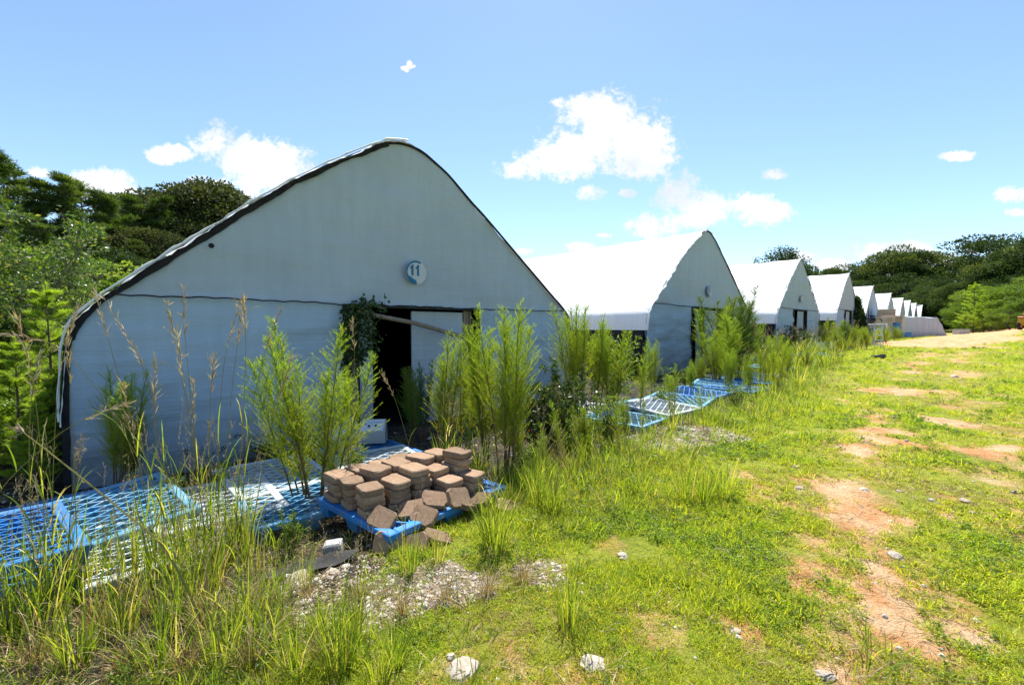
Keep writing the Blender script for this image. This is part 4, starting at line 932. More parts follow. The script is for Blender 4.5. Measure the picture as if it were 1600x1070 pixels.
for k, (a, b, c_, dk) in enumerate([(1112, 592, 470, 0), (1130, 588, 452, 1), (1145, 590, 446, 1), (1160, 586, 462, 1), (1152, 600, 490, 0), (1120, 604, 510, 0)]):
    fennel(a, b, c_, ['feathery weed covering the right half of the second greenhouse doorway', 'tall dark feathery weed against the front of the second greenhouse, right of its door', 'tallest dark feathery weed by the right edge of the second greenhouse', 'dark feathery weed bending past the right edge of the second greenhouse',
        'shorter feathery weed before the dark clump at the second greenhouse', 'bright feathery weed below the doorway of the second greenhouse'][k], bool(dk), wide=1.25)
for k, (a, b, c_) in enumerate([(1212, 612, 522), (1190, 606, 540), (1170, 620, 545), (1228, 590, 540), (1180, 560, 500)]):
    fennel(a, b, c_, ['upright feathery weed before the side screen of the third greenhouse', 'feathery weed just left of the upright one before the third greenhouse', 'feathery weed right of the blue pallets at the second greenhouse', 'short feathery weed at the front of the third greenhouse', 'feathery weed in the gap between second and third greenhouse'][k])
for k, (a, b) in enumerate([(1286, 497), (1298, 492), (1310, 500), (1322, 495), (1334, 503), (1346, 508), (1356, 514), (1304, 512), (1330, 516)]):
    fennel(a, 546 - (k % 3) * 3, b, 'bright green feathery weed, %s from the left in the thicket before the fourth greenhouse' % ['first', 'second', 'third', 'fifth', 'sixth', 'eighth', 'ninth', 'fourth', 'seventh'][k], k % 4 == 3, wide=1.3)

for k, (a, b, c_, th) in enumerate([(858, 760, 640, 1), (885, 735, 600, 1), (915, 720, 625, 0), (940, 715, 600, 1), (965, 712, 600, 1), (978, 690, 610, 0), (1000, 700, 610, 1), (900, 750, 650, 1), (1008, 655, 545, 1), (1020, 620, 520, 0), (735, 745, 600, 1), (830, 765, 670, 1)]):
    fennel(a, b, c_, 'slim feathery weed, %s from the left in the strip right of the paver pile' % ['third', 'fifth', 'eighth', 'ninth', 'tenth', 'eleventh', 'last', 'sixth', 'twelfth', 'thirteenth', 'first', 'second'][k], thin=bool(th), wide=.9)
def grass_meshes(seed, nb, h, w, stalks, sh, spread=.55, m='grass'):
    rng = np.random.default_rng(seed); g = G(); gs = G()
    P = np.zeros((nb, 3)); a = rng.uniform(0, 6.28, nb); r = rng.uniform(0, 1, nb) ** .5 * .09 * h / .6; P[:, 0] = np.cos(a) * r; P[:, 1] = np.sin(a) * r
    hh = h * rng.uniform(.35, 1.05, nb)
    vv = np.where(rng.random(nb) < .2, rng.uniform(.85, 1, nb), rng.uniform(.1, .8, nb))
    g.blades(P, a + rng.normal(0, .5, nb), hh, w * rng.uniform(.6, 1.2, nb), np.abs(rng.normal(.12, .18, nb)) * spread * 2, np.abs(rng.normal(.9, .5, nb)) * spread * 1.6, rng, v=vv, seg=5)
    for k in range(stalks):
        az = rng.uniform(0, 6.28); H = sh * rng.uniform(.7, 1); t = np.linspace(0, 1, 9); le = rng.uniform(.02, .22); dr = rng.uniform(0, .18)
        Q = np.stack([math.cos(az) * H * (le * t + dr * t ** 3), math.sin(az) * H * (le * t + dr * t ** 3), H * t * (1 - .3 * dr)], 1)
        stalk_geo(gs, gs, Q, rng, .0022)
        nl = 4; u = rng.uniform(.12, .6, nl); PP = np.stack([np.interp(u, t, Q[:, i]) for i in range(3)], 1)
        g.blades(PP, rng.uniform(0, 6.28, nl), H * rng.uniform(.16, .3, nl), w * .9, rng.uniform(.2, .5, nl), rng.uniform(.5, 1.3, nl), rng)
    out = [g.mesh('blades', M[m])]
    if stalks: out.append(gs.mesh('seed_stalks', [M['green_stem'], M['seed']]))
    return out
def stalk_geo(gt, gh, Q, rng, r, head=.22):
    t = np.linspace(0, 1, len(Q)); gt.tube(Q, r * (1.1 - .7 * t), 4, 0)
    n = 34; u = rng.uniform(1 - head, 1, n); P = np.stack([np.interp(u, t, Q[:, i]) for i in range(3)], 1)
    T = Q[-1] - Q[-3]; T = T / np.linalg.norm(T)
    gh.leaves(P, T + rng.normal(0, .28, (n, 3)), rng.uniform(.012, .030, n) * (1 + 2 * (r > .003)), .0035 * (1 + (r > .003)), rng, m=1)
    k = 5; u = rng.uniform(1 - head, .995, k)
    for q in u:
        p = np.array([np.interp(q, t, Q[:, i]) for i in range(3)]); d = T + rng.normal(0, .5, 3); L_ = rng.uniform(.03, .07)
        gt.tube([p, p + d * L_], [r * .5, r * .3], 3, 1); PP = p + d * L_ * rng.uniform(.4, 1, 7)[:, None]; gh.leaves(PP, d + rng.normal(0, .3, (7, 3)), .016, .003, rng, m=1)
GC = [grass_meshes(100 + k, nb, h, w, s_, sh, spr) for k, (nb, h, w, s_, sh, spr) in enumerate([(70, .62, .009, 1, .9, .42), (70, .75, .010, 4, 1.2, .34), (70, .50, .008, 0, 0, .6), (64, .85, .011, 6, 1.5, .26), (36, .9, .012, 3, 1.4, .22)])]
GD = [grass_meshes(130 + k, 80, .45, .007, 2, .7, .7, 'straw') for k in range(2)]
def clump(px, py, hpx, label, kind=None, dry=False, group='grass clumps along the weedy edge', wide=1):
    x, y, z = hit(px, py); pool = GD if dry else GC; k = (kind if kind is not None else rnd.randrange(99)) % len(pool); base_h = [.45] * 2 if dry else [.52, .62, .40, .75, .8]
    s_ = hpx / FPX * y / base_h[k] * (.82 if b > 860 and a < 520 else 1)
    return plant('grass_clump', x, y, s_ * wide, pool[k], label, 'grass clump', group, names=('blades', 'seed_stalks'), sz=s_)
for (a, b, h_, k, lab) in [(775, 862, 90, 0, 'brownish grass clump with yellow green tips right of the blue pallet corner'), (768, 850, 100, 3, 'grass clump with long arching blades by the right pallet rim'), (1100, 785, 70, 2, 'wide bright grass clump alone in the lawn'), (1070, 782, 60, 0, 'smaller bright grass clump joined to the left of the wide one'), (1130, 778, 66, 2, 'bright grass clump joined to the right of the wide one'),
    (680, 880, 70, 4, 'thin grass clump in front of the tumbled pavers'), (640, 890, 90, 4, 'upright grass clump before the front corner of the paver pallet'), (890, 985, 110, 4, 'single slender grass clump in the lower lawn'), (885, 960, 60, 2, 'low blades at the foot of the slender clump'), (560, 1000, 120, 3, 'tall grass clump at the gravel, bottom centre left'),
    (530, 1040, 120, 1, 'grass clump at the lower edge below the gravel'), (330, 930, 150, 3, 'dense tall grass clump before the white pallets'), (300, 960, 150, 1, 'dense grass clump below the faded blue pallet'), (270, 990, 150, 3, 'grass clump left of the black fabric fold'), (385, 985, 140, 1, 'grass clump in front of the black rubber scrap'),
    (420, 1010, 130, 0, 'leafy grass clump in the lower left foreground'), (350, 1040, 150, 1, 'large grass clump at the bottom edge'), (250, 1050, 150, 0, 'arching grass clump at the bottom edge beside the corner'), (460, 1050, 120, 2, 'low wide grass clump at the bottom edge'), (190, 1000, 150, 3, 'tall grass clump before the blue pallet stack'),
    (130, 960, 170, 4, 'upright broad bladed grass at the right side of the blue stack'), (70, 1000, 190, 3, 'upright grass in front of the blue stack'), (20, 1010, 170, 1, 'grass clump at the lower left corner'), (120, 1050, 140, 0, 'leafy grass at the bottom left'), (-30, 990, 180, 3, 'grass clump at the left border'), (215, 930, 130, 4, 'upright grass against the white pallet edge'),
    (400, 900, 110, 4, 'green upright grass before the grey white lattice pallet'), (440, 940, 100, 0, 'grass clump by the dark bare soil left of the concrete block'), (365, 880, 130, 3, 'tall grass clump rising over the middle white pallet'), (300, 890, 150, 4, 'long green blades rising over the faded blue pallet'), (160, 920, 120, 1, 'grass growing between the blue stack and the white pallet'),
    (500, 990, 90, 2, 'low grass clump left of the gravel'), (620, 1030, 80, 2, 'low grass clump right of the bottom gravel'), (590, 1060, 90, 0, 'low bright grass at the bottom under the gravel'), (480, 920, 80, 4, 'thin green blades beside the concrete block'), (865, 800, 70, 3, 'grass clump at the corner of gravel and lawn'), (840, 790, 80, 1, 'tall grass clump right of the fallen paver')]:
    clump(a, b, h_, lab, k)
for k, (a, b, h_) in enumerate([(255, 915, 210), (330, 905, 200), (375, 880, 170), (210, 925, 190), (300, 925, 190), (100, 960, 220), (30, 985, 220)]):
    clump(a, b, h_, 'tall upright green grass, %s' % ['rising over the faded blue pallet', 'under the pale plume stalks', 'before the lattice pallet left of the leaning weed', 'before the white pallet edge', 'right of the clump over the faded pallet', 'hiding the right side of the blue stack', 'before the left end of the blue stack'][k], [3, 4, 3, 4, 3, 3, 4][k], group='tall grass before the pallets', wide=.75)
for k, (a, b, h_) in enumerate([(480, 935, 60), (630, 955, 60), (700, 935, 55), (560, 925, 45), (815, 905, 60), (760, 925, 60), (235, 960, 120), (150, 985, 130), (320, 985, 130), (410, 960, 110), (60, 1040, 130), (290, 1050, 120), (390, 1045, 120), (500, 1030, 90), (340, 925, 90), (440, 985, 90), (200, 1050, 110)]):
    clump(a, b, h_, 'dry straw coloured clump, %s' % ['left end of the gravel', 'lower edge of the gravel', 'right part of the gravel', 'middle of the gravel', 'before the fallen pavers at right', 'below the brownish clump', 'before the white pallet edge', 'before the blue stack', 'among the tall green clumps', 'left of the black rubber scrap', 'lower left corner', 'bottom edge below the tall clumps', 'bottom edge left of the middle', 'bottom edge under the gravel', 'against the middle pallet', 'between gravel and tall clumps', 'bottom edge near the left'][k], dry=True, group='dry grass clumps in the foreground')
band = [(700, 760), (735, 770), (800, 790), (830, 770), (860, 760), (880, 740), (905, 735), (930, 740), (960, 745), (985, 740), (1005, 735), (850, 720), (890, 710), (920, 715), (950, 708), (975, 700), (1000, 705), (870, 690), (700, 730), (745, 748), (1050, 675), (1040, 665), (1075, 690), (1105, 680), (1120, 660), (1090, 655), (1010, 690)]
for k, (a, b) in enumerate(band):
    clump(a, b, (62 if a < 930 else 36) + rnd.uniform(-18, 25 if a < 930 else 8), 'yellow green grass clump in the weedy strip between greenhouse 11 and the lawn', dry=k % 6 == 5)
for k in range(95):
    s_ = rnd.uniform(9, 42); t_ = rnd.gauss(2.9, .5) * (1 if s_ < 17 else .65); x, y = xy(s_, t_)
    pool = GD if k % 6 == 0 else GC; sc = rnd.uniform(.75, 1.35)
    plant('grass_clump', x, y, sc * 1.3, pool[rnd.randrange(len(pool))], 'yellow green grass clump along the row of greenhouses before the lawn', 'grass clump', 'grass clumps far along the row', names=('blades', 'seed_stalks'), sz=sc)
for k in range(26):
    s_ = rnd.uniform(6, 40); t_ = rnd.uniform(1.2, 3.4); x, y = xy(s_, t_)
    plant('feathery_weed', x, y, rnd.uniform(.45, .7), FEN[rnd.randrange(5)], 'small feathery weed scattered along the row of greenhouses', 'feathery weed', 'small feathery weeds', names=('stems', 'plume'))

# single tall dry stalks before the first greenhouse: (points down from the tip, distance)
rs = np.random.default_rng(77)
STK = [([(112, 452), (145, 515), (180, 600), (240, 760), (300, 905)], 2.9, 'tall reddish stalk with a brown seed head leaning right, at the left of greenhouse 11'),
       ([(158, 466), (215, 560), (240, 640), (265, 780), (285, 900)], 2.8, 'pale dry stalk curving left at its tip over the lacing cord'),
       ([(-20, 522), (60, 535), (118, 575), (180, 660), (250, 790), (290, 900)], 2.7, 'long dry stalk arching to the left edge at shoulder height'),
       ([(263, 448), (275, 520), (292, 620), (312, 780), (330, 910)], 2.9, 'tall pale plume stalk, highest of the left group'),
       ([(280, 470), (290, 560), (305, 690), (322, 830), (336, 920)], 3.0, 'pale stalk just right of the highest plume'), ([(300, 520), (302, 620), (318, 760), (340, 915)], 3.0, 'shorter stalk beside the pale plumes'),
       ([(348, 478), (340, 560), (338, 700), (345, 905)], 3.0, 'stalk with a nodding green head left of the leaning weed'), ([(352, 470), (355, 560), (350, 720), (352, 900)], 3.1, 'thin straight stalk behind the nodding one'),
       ([(398, 470), (392, 540), (380, 680), (362, 880)], 3.1, 'pale branched seed stalk in front of the feathery weed'), ([(412, 478), (398, 560), (384, 690), (370, 885)], 3.1, 'second pale seed stalk beside the branched one'),
       ([(60, 500), (66, 600), (70, 760), (72, 960)], 2.6, 'straight brown stalk at the left before the pine sapling'), ([(84, 480), (76, 600), (78, 780), (84, 960)], 2.6, 'straight pale stalk crossing the bright sapling'),
       ([(113, 510), (113, 620), (118, 780), (124, 930)], 2.8, 'dry stalk in front of the white side strip of greenhouse 11'), ([(245, 560), (243, 660), (252, 800), (262, 930)], 2.8, 'thin stalk alone before the grey cloth'),
       ([(205, 600), (218, 700), (235, 820), (250, 920)], 2.8, 'short stalk above the faded blue pallet'), ([(598, 583), (618, 625), (640, 700), (655, 745)], 5.0, 'single brown seed stalk in front of the black doorway'),
       ([(172, 636), (120, 655), (60, 700), (-20, 800), (-40, 930)], 2.7, 'arching pinkish stalk with its tip before the shaded weed'), ([(-40, 690), (60, 735), (170, 800), (260, 868), (330, 955)], 2.3, 'thick orange green cane leaning low over the pallets'),
       ([(0, 560), (20, 640), (40, 780), (60, 960)], 2.5, 'green stalk at the left border'), ([(545, 500), (552, 560), (548, 680), (546, 790)], 4.0, 'thin stem above the grey crate'), ([(330, 560), (326, 680), (332, 920)], 2.9, 'green stem among the pale plumes'), ([(288, 600), (300, 760), (322, 920)], 2.9, 'low green stem among the pale plumes'), ([(428, 560), (410, 700), (380, 900)], 3.0, 'green seed stem leaning right over the lattice pallet')]
for k, (pts, Yd, lab) in enumerate(STK):
    pts = pts[::-1]; P = np.array([at(a, b, Yd) for a, b in pts]); P[0, 2] = hz(P[0, 0], P[0, 1]) - .02
    t = np.linspace(0, 1, len(P)); tt = np.linspace(0, 1, 16)
    P[:, 1] += np.linspace(0, 1, len(P)) ** 2 * rs.uniform(-.15, .25)
    Q = dense(P, 5); Q = Q - Q[0] ; b0 = P[0]
    thick = 'cane' in lab; g = G(); stalk_geo(g, g, Q, rs, .008 if thick else .0032, .02 if thick else .3)
    me = g.mesh('stalk', [M['green_stem'], M['seed']])
    root = empty('grass_stalk', tuple(b0), 0); tag(root, lab, 'grass stalk', 'tall stalks in the foreground'); child(root, 'stalk', me)
    g = G(); nl = 4; u = rs.uniform(.05, .4, nl); T_ = np.linspace(0, 1, len(Q)); PP = np.stack([np.interp(u, T_, Q[:, i]) for i in range(3)], 1)
    g.blades(PP, rs.uniform(0, 6.28, nl), rs.uniform(.2, .42, nl), .009, rs.uniform(.1, .4, nl), rs.uniform(.3, 1.2, nl), rs); child(root, 'leaf_blades', g.mesh('leaf_blades', M['grass']), kind='stuff')

def shrub_meshes(seed, h, r, nleaf, L_, m, stemn=9, droop=0, stem='fennel_stem'):
    rng = np.random.default_rng(seed); gs = G(); gl = G()
    per = nleaf // (stemn * 6)
    for k in range(stemn):
        az = rng.uniform(0, 6.28); H = h * rng.uniform(.6, 1); rr = r * rng.uniform(.2, .9); t = np.linspace(0, 1, 7)
        Q = np.stack([math.cos(az) * rr * t ** 1.2, math.sin(az) * rr * t ** 1.2, H * t - droop * t ** 3], 1) + np.cumsum(rng.normal(0, .012 * h, (7, 3)), 0) * (t > 0)[:, None]
        gs.tube(Q, .009 * (1.1 - t) * h, 4)
        for b in range(6):
            u = rng.uniform(.2, 1); p = np.array([np.interp(u, t, Q[:, i]) for i in range(3)]); d = rvec(rng, 1)[0]; d[2] = abs(d[2]) * .8; Lb = h * rng.uniform(.12, .3)
            gs.tube([p, p + d * Lb], [.004 * h, .002 * h], 3)
            n = per; q = rng.uniform(0, 1, n); P = p + d * (Lb * q)[:, None] + rng.normal(0, .02 * h, (n, 3))
            D = rng.normal(0, .7, (n, 3)) + d * .7 + [0, 0, .1]
            vb = rng.uniform(.2, .7); gl.leaves(P, D, L_ * rng.uniform(.6, 1.2, n), L_ * .5, rng, v=np.clip(vb + rng.normal(0, .22, n), 0, 1))
    return [gs.mesh('stems', M[stem]), gl.mesh('foliage', M[m])]
SHD = [shrub_meshes(200 + k, 1.0, .6, 2600, .06, 'redtip', 12) for k in range(2)]
SHP = [shrub_meshes(210 + k, 1.0, .35, 1100, .055, 'weed', 9, stem='green_stem') for k in range(3)]
SHY = [shrub_meshes(220, 1.0, .45, 900, .05, 'weed', 8, stem='green_stem')]
def shrub(px, py, top, pool, label, cat, group=None, wide=1.0, k=None):
    x, y, z = hit(px, py); h = (py - top) / FPX * y
    return plant('leafy_weed' if cat == 'weed' else 'shrub', x, y, h * wide, pool[(rnd.randrange(99) if k is None else k) % len(pool)], label, cat, group, sz=h)
shrub(862, 705, 578, SHD, 'dark green shrub with a few red tipped leaves at the right corner of greenhouse 11', 'shrub', wide=.95, k=0)
shrub(838, 715, 600, SHD, 'dark leafy shrub joined to the left of the red tipped one', 'shrub', wide=.9, k=1)
shrub(895, 690, 590, SHD, 'dark shrub behind the red tipped one, under the feathery weeds', 'shrub', wide=1.0, k=0)
for k, (a, b, c_, lab) in enumerate([(960, 640, 525, 'pale leafy bush before the black side screen of the second greenhouse'), (990, 590, 545, 'leafy weed at the left corner of the second greenhouse'), (1030, 640, 590, 'leafy yellow green weed right of the pale blue pallets'),
    (1070, 606, 572, 'bright leafy weed before the second greenhouse, left of its plastic flap'), (1125, 600, 570, 'bright leafy weed before the doorway of the second greenhouse'), (1100, 602, 566, 'bright leafy weed between the two others at the second greenhouse'), (1045, 625, 575, 'light leafy weed behind the narrow upright weed'), (955, 700, 610, 'tall leafy weed in the yellow grass strip'),
    (905, 720, 640, 'leafy weed between dark shrub and grass strip'), (820, 740, 670, 'leafy weed at the base of the tallest feathery weed'), (1150, 640, 590, 'leafy weed before the bright blue pallet'), (1205, 590, 535, 'green leafy weed at the side screen of the third greenhouse'), (1190, 575, 520, 'leafy bush between second and third greenhouse'),
    (270, 800, 735, 'small leafy weed growing through the faded blue pallet'), (345, 775, 715, 'small leafy weed behind the middle white pallet'), (560, 748, 690, 'round leaved weed behind the paver pile'), (455, 870, 800, 'dark leafy weed below the pallet edge beside the pavers'), (300, 770, 735, 'pale leafy weed between two lattice pallets'), (1345, 545, 522, 'leafy weed left of the step ladder')]):
    shrub(a, b, c_, SHP, lab, 'weed', 'leafy weeds', wide=1.1)
shrub(1232, 549, 505, SHD, 'dark leafy shrub left of the door of the third greenhouse', 'shrub', k=0); shrub(1256, 552, 518, SHD, 'dark shrub at the foot of the third greenhouse door', 'shrub', k=1)
# bare vine and brambles along the foot of the first front
g = G(); rb = np.random.default_rng(5)
def vine_on(root, pts, nleaf, L_, label, seed):
    """creeper: stems along the points, leaves hanging round them (local to the greenhouse)"""
    rng = np.random.default_rng(seed); o = empty('creeper', root, FR); tag(o, label, 'creeper'); gs = G(); gl = G()
    for P in pts:
        P = np.array(P, float); Q = dense(P, 6); gs.tube(Q, .012, 4); n = nleaf // len(pts); T_ = np.linspace(0, 1, len(Q)); u = rng.random(n)
        B = np.stack([np.interp(u, T_, Q[:, i]) for i in range(3)], 1) + rng.normal(0, 1, (n, 3)) * [.065, .05, .10]
        B[:, 1] = np.minimum(B[:, 1], -.06)
        gl.leaves(B, rng.normal(0, .6, (n, 3)) + [0, -.3, -.7], L_ * rng.uniform(.6, 1.2, n), L_ * .62, rng)
    child(o, 'stems', gs.mesh('stems', M['wood'])); child(o, 'foliage', gl.mesh('foliage', M['vine']))
vine_on((OX, OY, -.2), [[(-.72, -.1, 1.3), (-.76, -.12, 1.7), (-.70, -.14, 2.0), (-.45, -.15, 2.2), (-.15, -.16, 2.16)], [(-.7, -.12, 2.1), (-.62, -.16, 1.7), (-.6, -.14, 1.3)], [(-.5, -.12, 2.2), (-.42, -.16, 1.9), (-.38, -.15, 1.55)], [(-.75, -.12, 1.2), (-.82, -.14, 1.7), (-.72, -.14, 2.1)]], 900, .085, 'dark creeper hanging over the top left corner of the doorway of greenhouse 11', 3)
X4, Y4 = (PXN[3] - 800) / 680 * YN[3], YN[3]
vine_on((X4, Y4, AP[3] - 5.11), [[(3.2, -.2, 0), (3.6, -.25, 1.4), (3.4, -.2, 2.6), (3.3, -.1, 3.3)], [(4.2, -.3, 0), (4.3, -.3, 1.5), (3.9, -.2, 2.6)], [(2.6, -.3, 0), (2.6, -.3, 1.2), (3, -.2, 2.2)], [(3.8, -.5, 0), (3.9, -.5, 1), (3.8, -.4, 2)]], 2600, .3, 'dense creeper climbing the right edge of the fourth greenhouse', 6)
for k, (a, b, w_) in enumerate([(250, 735, 1.0), (330, 725, 1.2), (140, 750, .8), (410, 715, 1.0)]):
    x, y, z = hit(a, b); o = plant('bramble', x, y, w_ * .75, shrub_meshes(300 + k, .5, .7, 500, .05, 'vine', 14), ['low dark brambles at the foot of greenhouse 11, left part', 'low dark brambles at the foot of greenhouse 11 behind the tall stalks', 'dark brambles at the left corner of greenhouse 11', 'dark brambles behind the leaning feathery weed'][k], 'bramble')

# ------------------------------------------------------------------ trees
def tree_meshes(seed, H, rad, nclump, nleaf, L_, m, low=.25, flat=1.0, kind='round', crowns=None):
    rng = np.random.default_rng(seed); gt = G(); gl = G()
    t = np.linspace(0, 1, 8); Q = np.stack([np.cumsum(rng.normal(0, .02 * H, 8)) * (t > 0), np.cumsum(rng.normal(0, .02 * H, 8)) * (t > 0), H * .85 * t], 1)
    gt.tube(Q, .020 * H * (1.15 - t), 7); top = Q[-1]
    C = []
    for k in range(nclump):
        if kind == 'pine':
            hz_ = rng.uniform(low, 1) ; rr = rad * (1 - ((hz_ - low) / (1 - low)) ** 1.6 * .85) * rng.uniform(.35, 1); 
        else:
            hz_ = rng.uniform(low, 1); q = (hz_ - low) / (1 - low); rr = rad * math.sqrt(max(.02, 1 - abs(2 * q - .9) ** 2.2 * .85)) * rng.uniform(.45, 1) ** .6
        a = rng.uniform(0, 6.28); c = np.array([math.cos(a) * rr, math.sin(a) * rr, hz_ * H]); c[:2] += np.array([np.interp(c[2] / H / .85, t, Q[:, i]) for i in range(2)])
        C.append(c)
        s0 = max(.08, hz_ - rng.uniform(.05, .22)); p = np.array([np.interp(s0 / .85, t, Q[:, i]) for i in range(3)])
        mid = (p + c) / 2 + [0, 0, -.02 * H]; gt.tube([p, mid, c], [.006 * H, .004 * H, .0015 * H], 4)
        cr = rng.uniform(.09, .16) * H * (.62 if kind == 'pine' else 1); n = nleaf // nclump
        D = rvec(rng, n); D[:, 2] = D[:, 2] * .8 + .12; rad_ = cr * rng.uniform(.35, 1.1, n) ** .6
        P = c + D * rad_[:, None] * [1.15, 1.15, .55 * flat]
        vb = np.clip(rng.normal(.45, .18), .1, .9)
        if kind == 'pine': gl.needles(P, D + rng.normal(0, .5, (n, 3)) + [0, 0, .3], L_ * rng.uniform(.6, 1.3, n), L_ * .34, rng, v=np.clip(vb + rng.normal(0, .15, n), 0, 1))
        else: gl.leaves(P, D * .6 + rng.normal(0, .7, (n, 3)), L_ * rng.uniform(.6, 1.3, n), L_ * .62, rng, v=np.clip(vb + rng.normal(0, .15, n), 0, 1))
    return [gt.mesh('trunk', M['bark']), gl.mesh('crown', M[m])]
def pine_meshes(seed, H=12, rad=2.3, nleaf=30000, low=.22):
    rng = np.random.default_rng(seed); gt = G(); gl = G(); t = np.linspace(0, 1, 9)
    Q = np.stack([np.cumsum(rng.normal(0, .010 * H, 9)) * (t > 0), np.cumsum(rng.normal(0, .010 * H, 9)) * (t > 0), H * t], 1); gt.tube(Q, .016 * H * (1.12 - t), 7)
    B = []
    z = low
    while z < .99:
        for k in range(rng.integers(3, 6)): B.append(z + rng.uniform(-.015, .015))
        z += rng.uniform(.035, .065)
    per = nleaf // (len(B) * 4)
    for z in B:
        q = min(1, max(0, (z - low) / (1 - low))); Lb = rad * (.35 + .75 * math.sin(min(1, q * 1.5 + .25) * 1.57)) * (1.03 - q) ** .6 * rng.uniform(.55, 1.15); a = rng.uniform(0, 6.28)
        p = np.array([np.interp(min(z, 1), t, Q[:, i]) for i in range(3)]); d = np.array([math.cos(a), math.sin(a), .12 + .5 * q]); e = p + d * Lb + [0, 0, .10 * Lb]
        gt.tube([p, p + d * Lb * .55 - [0, 0, .03 * Lb], e], [.005 * H, .003 * H, .001 * H], 4); vb = np.clip(rng.normal(.42, .16), .1, .9)
        for u in (.45, .65, .85, 1.0):
            c = p + (e - p) * u + rng.normal(0, .10, 3) * [1, 1, .5]; n = per; D = rvec(rng, n); D[:, 2] = D[:, 2] * .7 + .2
            P = c + D * rng.uniform(.1, 1, n)[:, None] * rng.uniform(.30, .50) * [1.2, 1.2, .6]
            gl.needles(P, D + [0, 0, .35], rng.uniform(.14, .28, n), .055, rng, v=np.clip(vb + rng.normal(0, .15, n), 0, 1))
    return [gt.mesh('trunk', M['bark']), gl.mesh('crown', M['pine'])]
def sapling_meshes(seed, H=4):
    rng = np.random.default_rng(seed); gt = G(); gl = G(); gt.tube([(0, 0, 0), (.03, .02, H * .5), (0, 0, H)], [.035, .022, .006], 6)
    def shoot(p, d, L_, n, nl, w):
        gt.tube([p, p + d * L_ * .5, p + d * L_ + [0, 0, .08 * L_]], [.010, .007, .004], 4); u = rng.uniform(.15, 1, n); P = p + d * (L_ * u)[:, None] + np.array([0, 0, .08]) * (L_ * u ** 2)[:, None]
        gl.needles(P, d * 1.0 + rng.normal(0, .62, (n, 3)) + [0, 0, .25], rng.uniform(.6, 1.1, n) * nl, w, rng, v=np.clip(rng.uniform(.2, .7) + rng.normal(0, .15, n), 0, 1))
    z = .12
    while z < .97:
        for k in range(rng.integers(5, 8)):
            a = rng.uniform(0, 6.28); Lb = (.10 + .85 * (1 - z) ** .8) * rng.uniform(.7, 1.1); d = np.array([math.cos(a), math.sin(a), rng.uniform(.45, .8)]); d /= np.linalg.norm(d); p = np.array([0, 0, z * H])
            shoot(p, d, Lb, int(70 + 240 * Lb), .13, .0075)
            for j in range(3):
                a2 = a + rng.uniform(-1.1, 1.1); d2 = np.array([math.cos(a2), math.sin(a2), .8]); d2 /= np.linalg.norm(d2); shoot(p + d * Lb * rng.uniform(.35, .8), d2, Lb * .45, int(40 + 90 * Lb), .13, .0075)
        z += rng.uniform(.055, .085)
    shoot(np.array([0, 0, H * .88]), np.array([0, 0, 1.0]), H * .12, 160, .14, .008)
    return [gt.mesh('trunk', M['bark']), gl.mesh('crown', M['sapling'])]
TPINE = [pine_meshes(400 + k, rad=r_) for k, r_ in enumerate((2.4, 2.0, 2.8))]
TOAK = [tree_meshes(410 + k, 12, 4.2, 80, 26000, .27, 'oak', .15) for k in range(3)]
TFAR = [tree_meshes(420 + k, 12, 5.0, 58, 19000, .31, 'tree', .10, (.8, 1.5, 1.1, 1.7)[k]) for k in range(4)]
TAIRY = [tree_meshes(430 + k, 12, 5.4, 30, 6500, .28, 'tree', .45, .7) for k in range(2)]
TBUSH = [tree_meshes(440 + k, 4, 2.0, 40, 9000, .13, 'bush', .05, 1.1) for k in range(3)]
TSAP = [sapling_meshes(450 + k) for k in range(2)]
def tree(px, top, Y, pool, label, cat='tree', group=None, wide=1.0, base_h=12, k=None, name='tree'):
    x = (px - CX) / FPX * Y; z = hz(x, Y); h = at(px, top, Y)[2] - z; s_ = h / (base_h * 1.03)
    return plant(name, x, Y, s_ * wide, pool[(rnd.randrange(99) if k is None else k) % len(pool)], label, cat, group, names=('trunk', 'crown'), z=z, sz=s_)
LT = [(-150, 180, 24, 'p'), (-90, 215, 26, 'p'), (-45, 225, 25, 'p'), (0, 232, 27, 'p'), (35, 255, 31, 'p'), (75, 278, 30, 'p'), (112, 270, 31, 'p'), (148, 285, 33, 'p'), (185, 300, 34, 'p'), (215, 300, 37, 'p'), (245, 308, 38, 'p'), (245, 300, 44, 'o'), (280, 305, 44, 'o'), (312, 302, 46, 'o'), (350, 299, 46, 'o'), (385, 318, 48, 'o'),
      (60, 330, 24, 'p'), (150, 350, 28, 'p'), (215, 370, 32, 'p'), (265, 365, 35, 'o'), (320, 350, 40, 'o'), (420, 350, 50, 'o'), (180, 390, 28, 'b'), (120, 400, 24, 'b'), (250, 400, 33, 'b')]
ordw = 'first second third fourth fifth sixth seventh eighth ninth tenth eleventh twelfth thirteenth fourteenth fifteenth sixteenth seventeenth eighteenth nineteenth twentieth twenty-first twenty-second twenty-third twenty-fourth twenty-fifth twenty-sixth twenty-seventh twenty-eighth twenty-ninth thirtieth thirty-first thirty-second thirty-third thirty-fourth'.split()
names_l = {'p': 'dark pine', 'o': 'dark broadleaf tree', 'b': 'low green tree'}
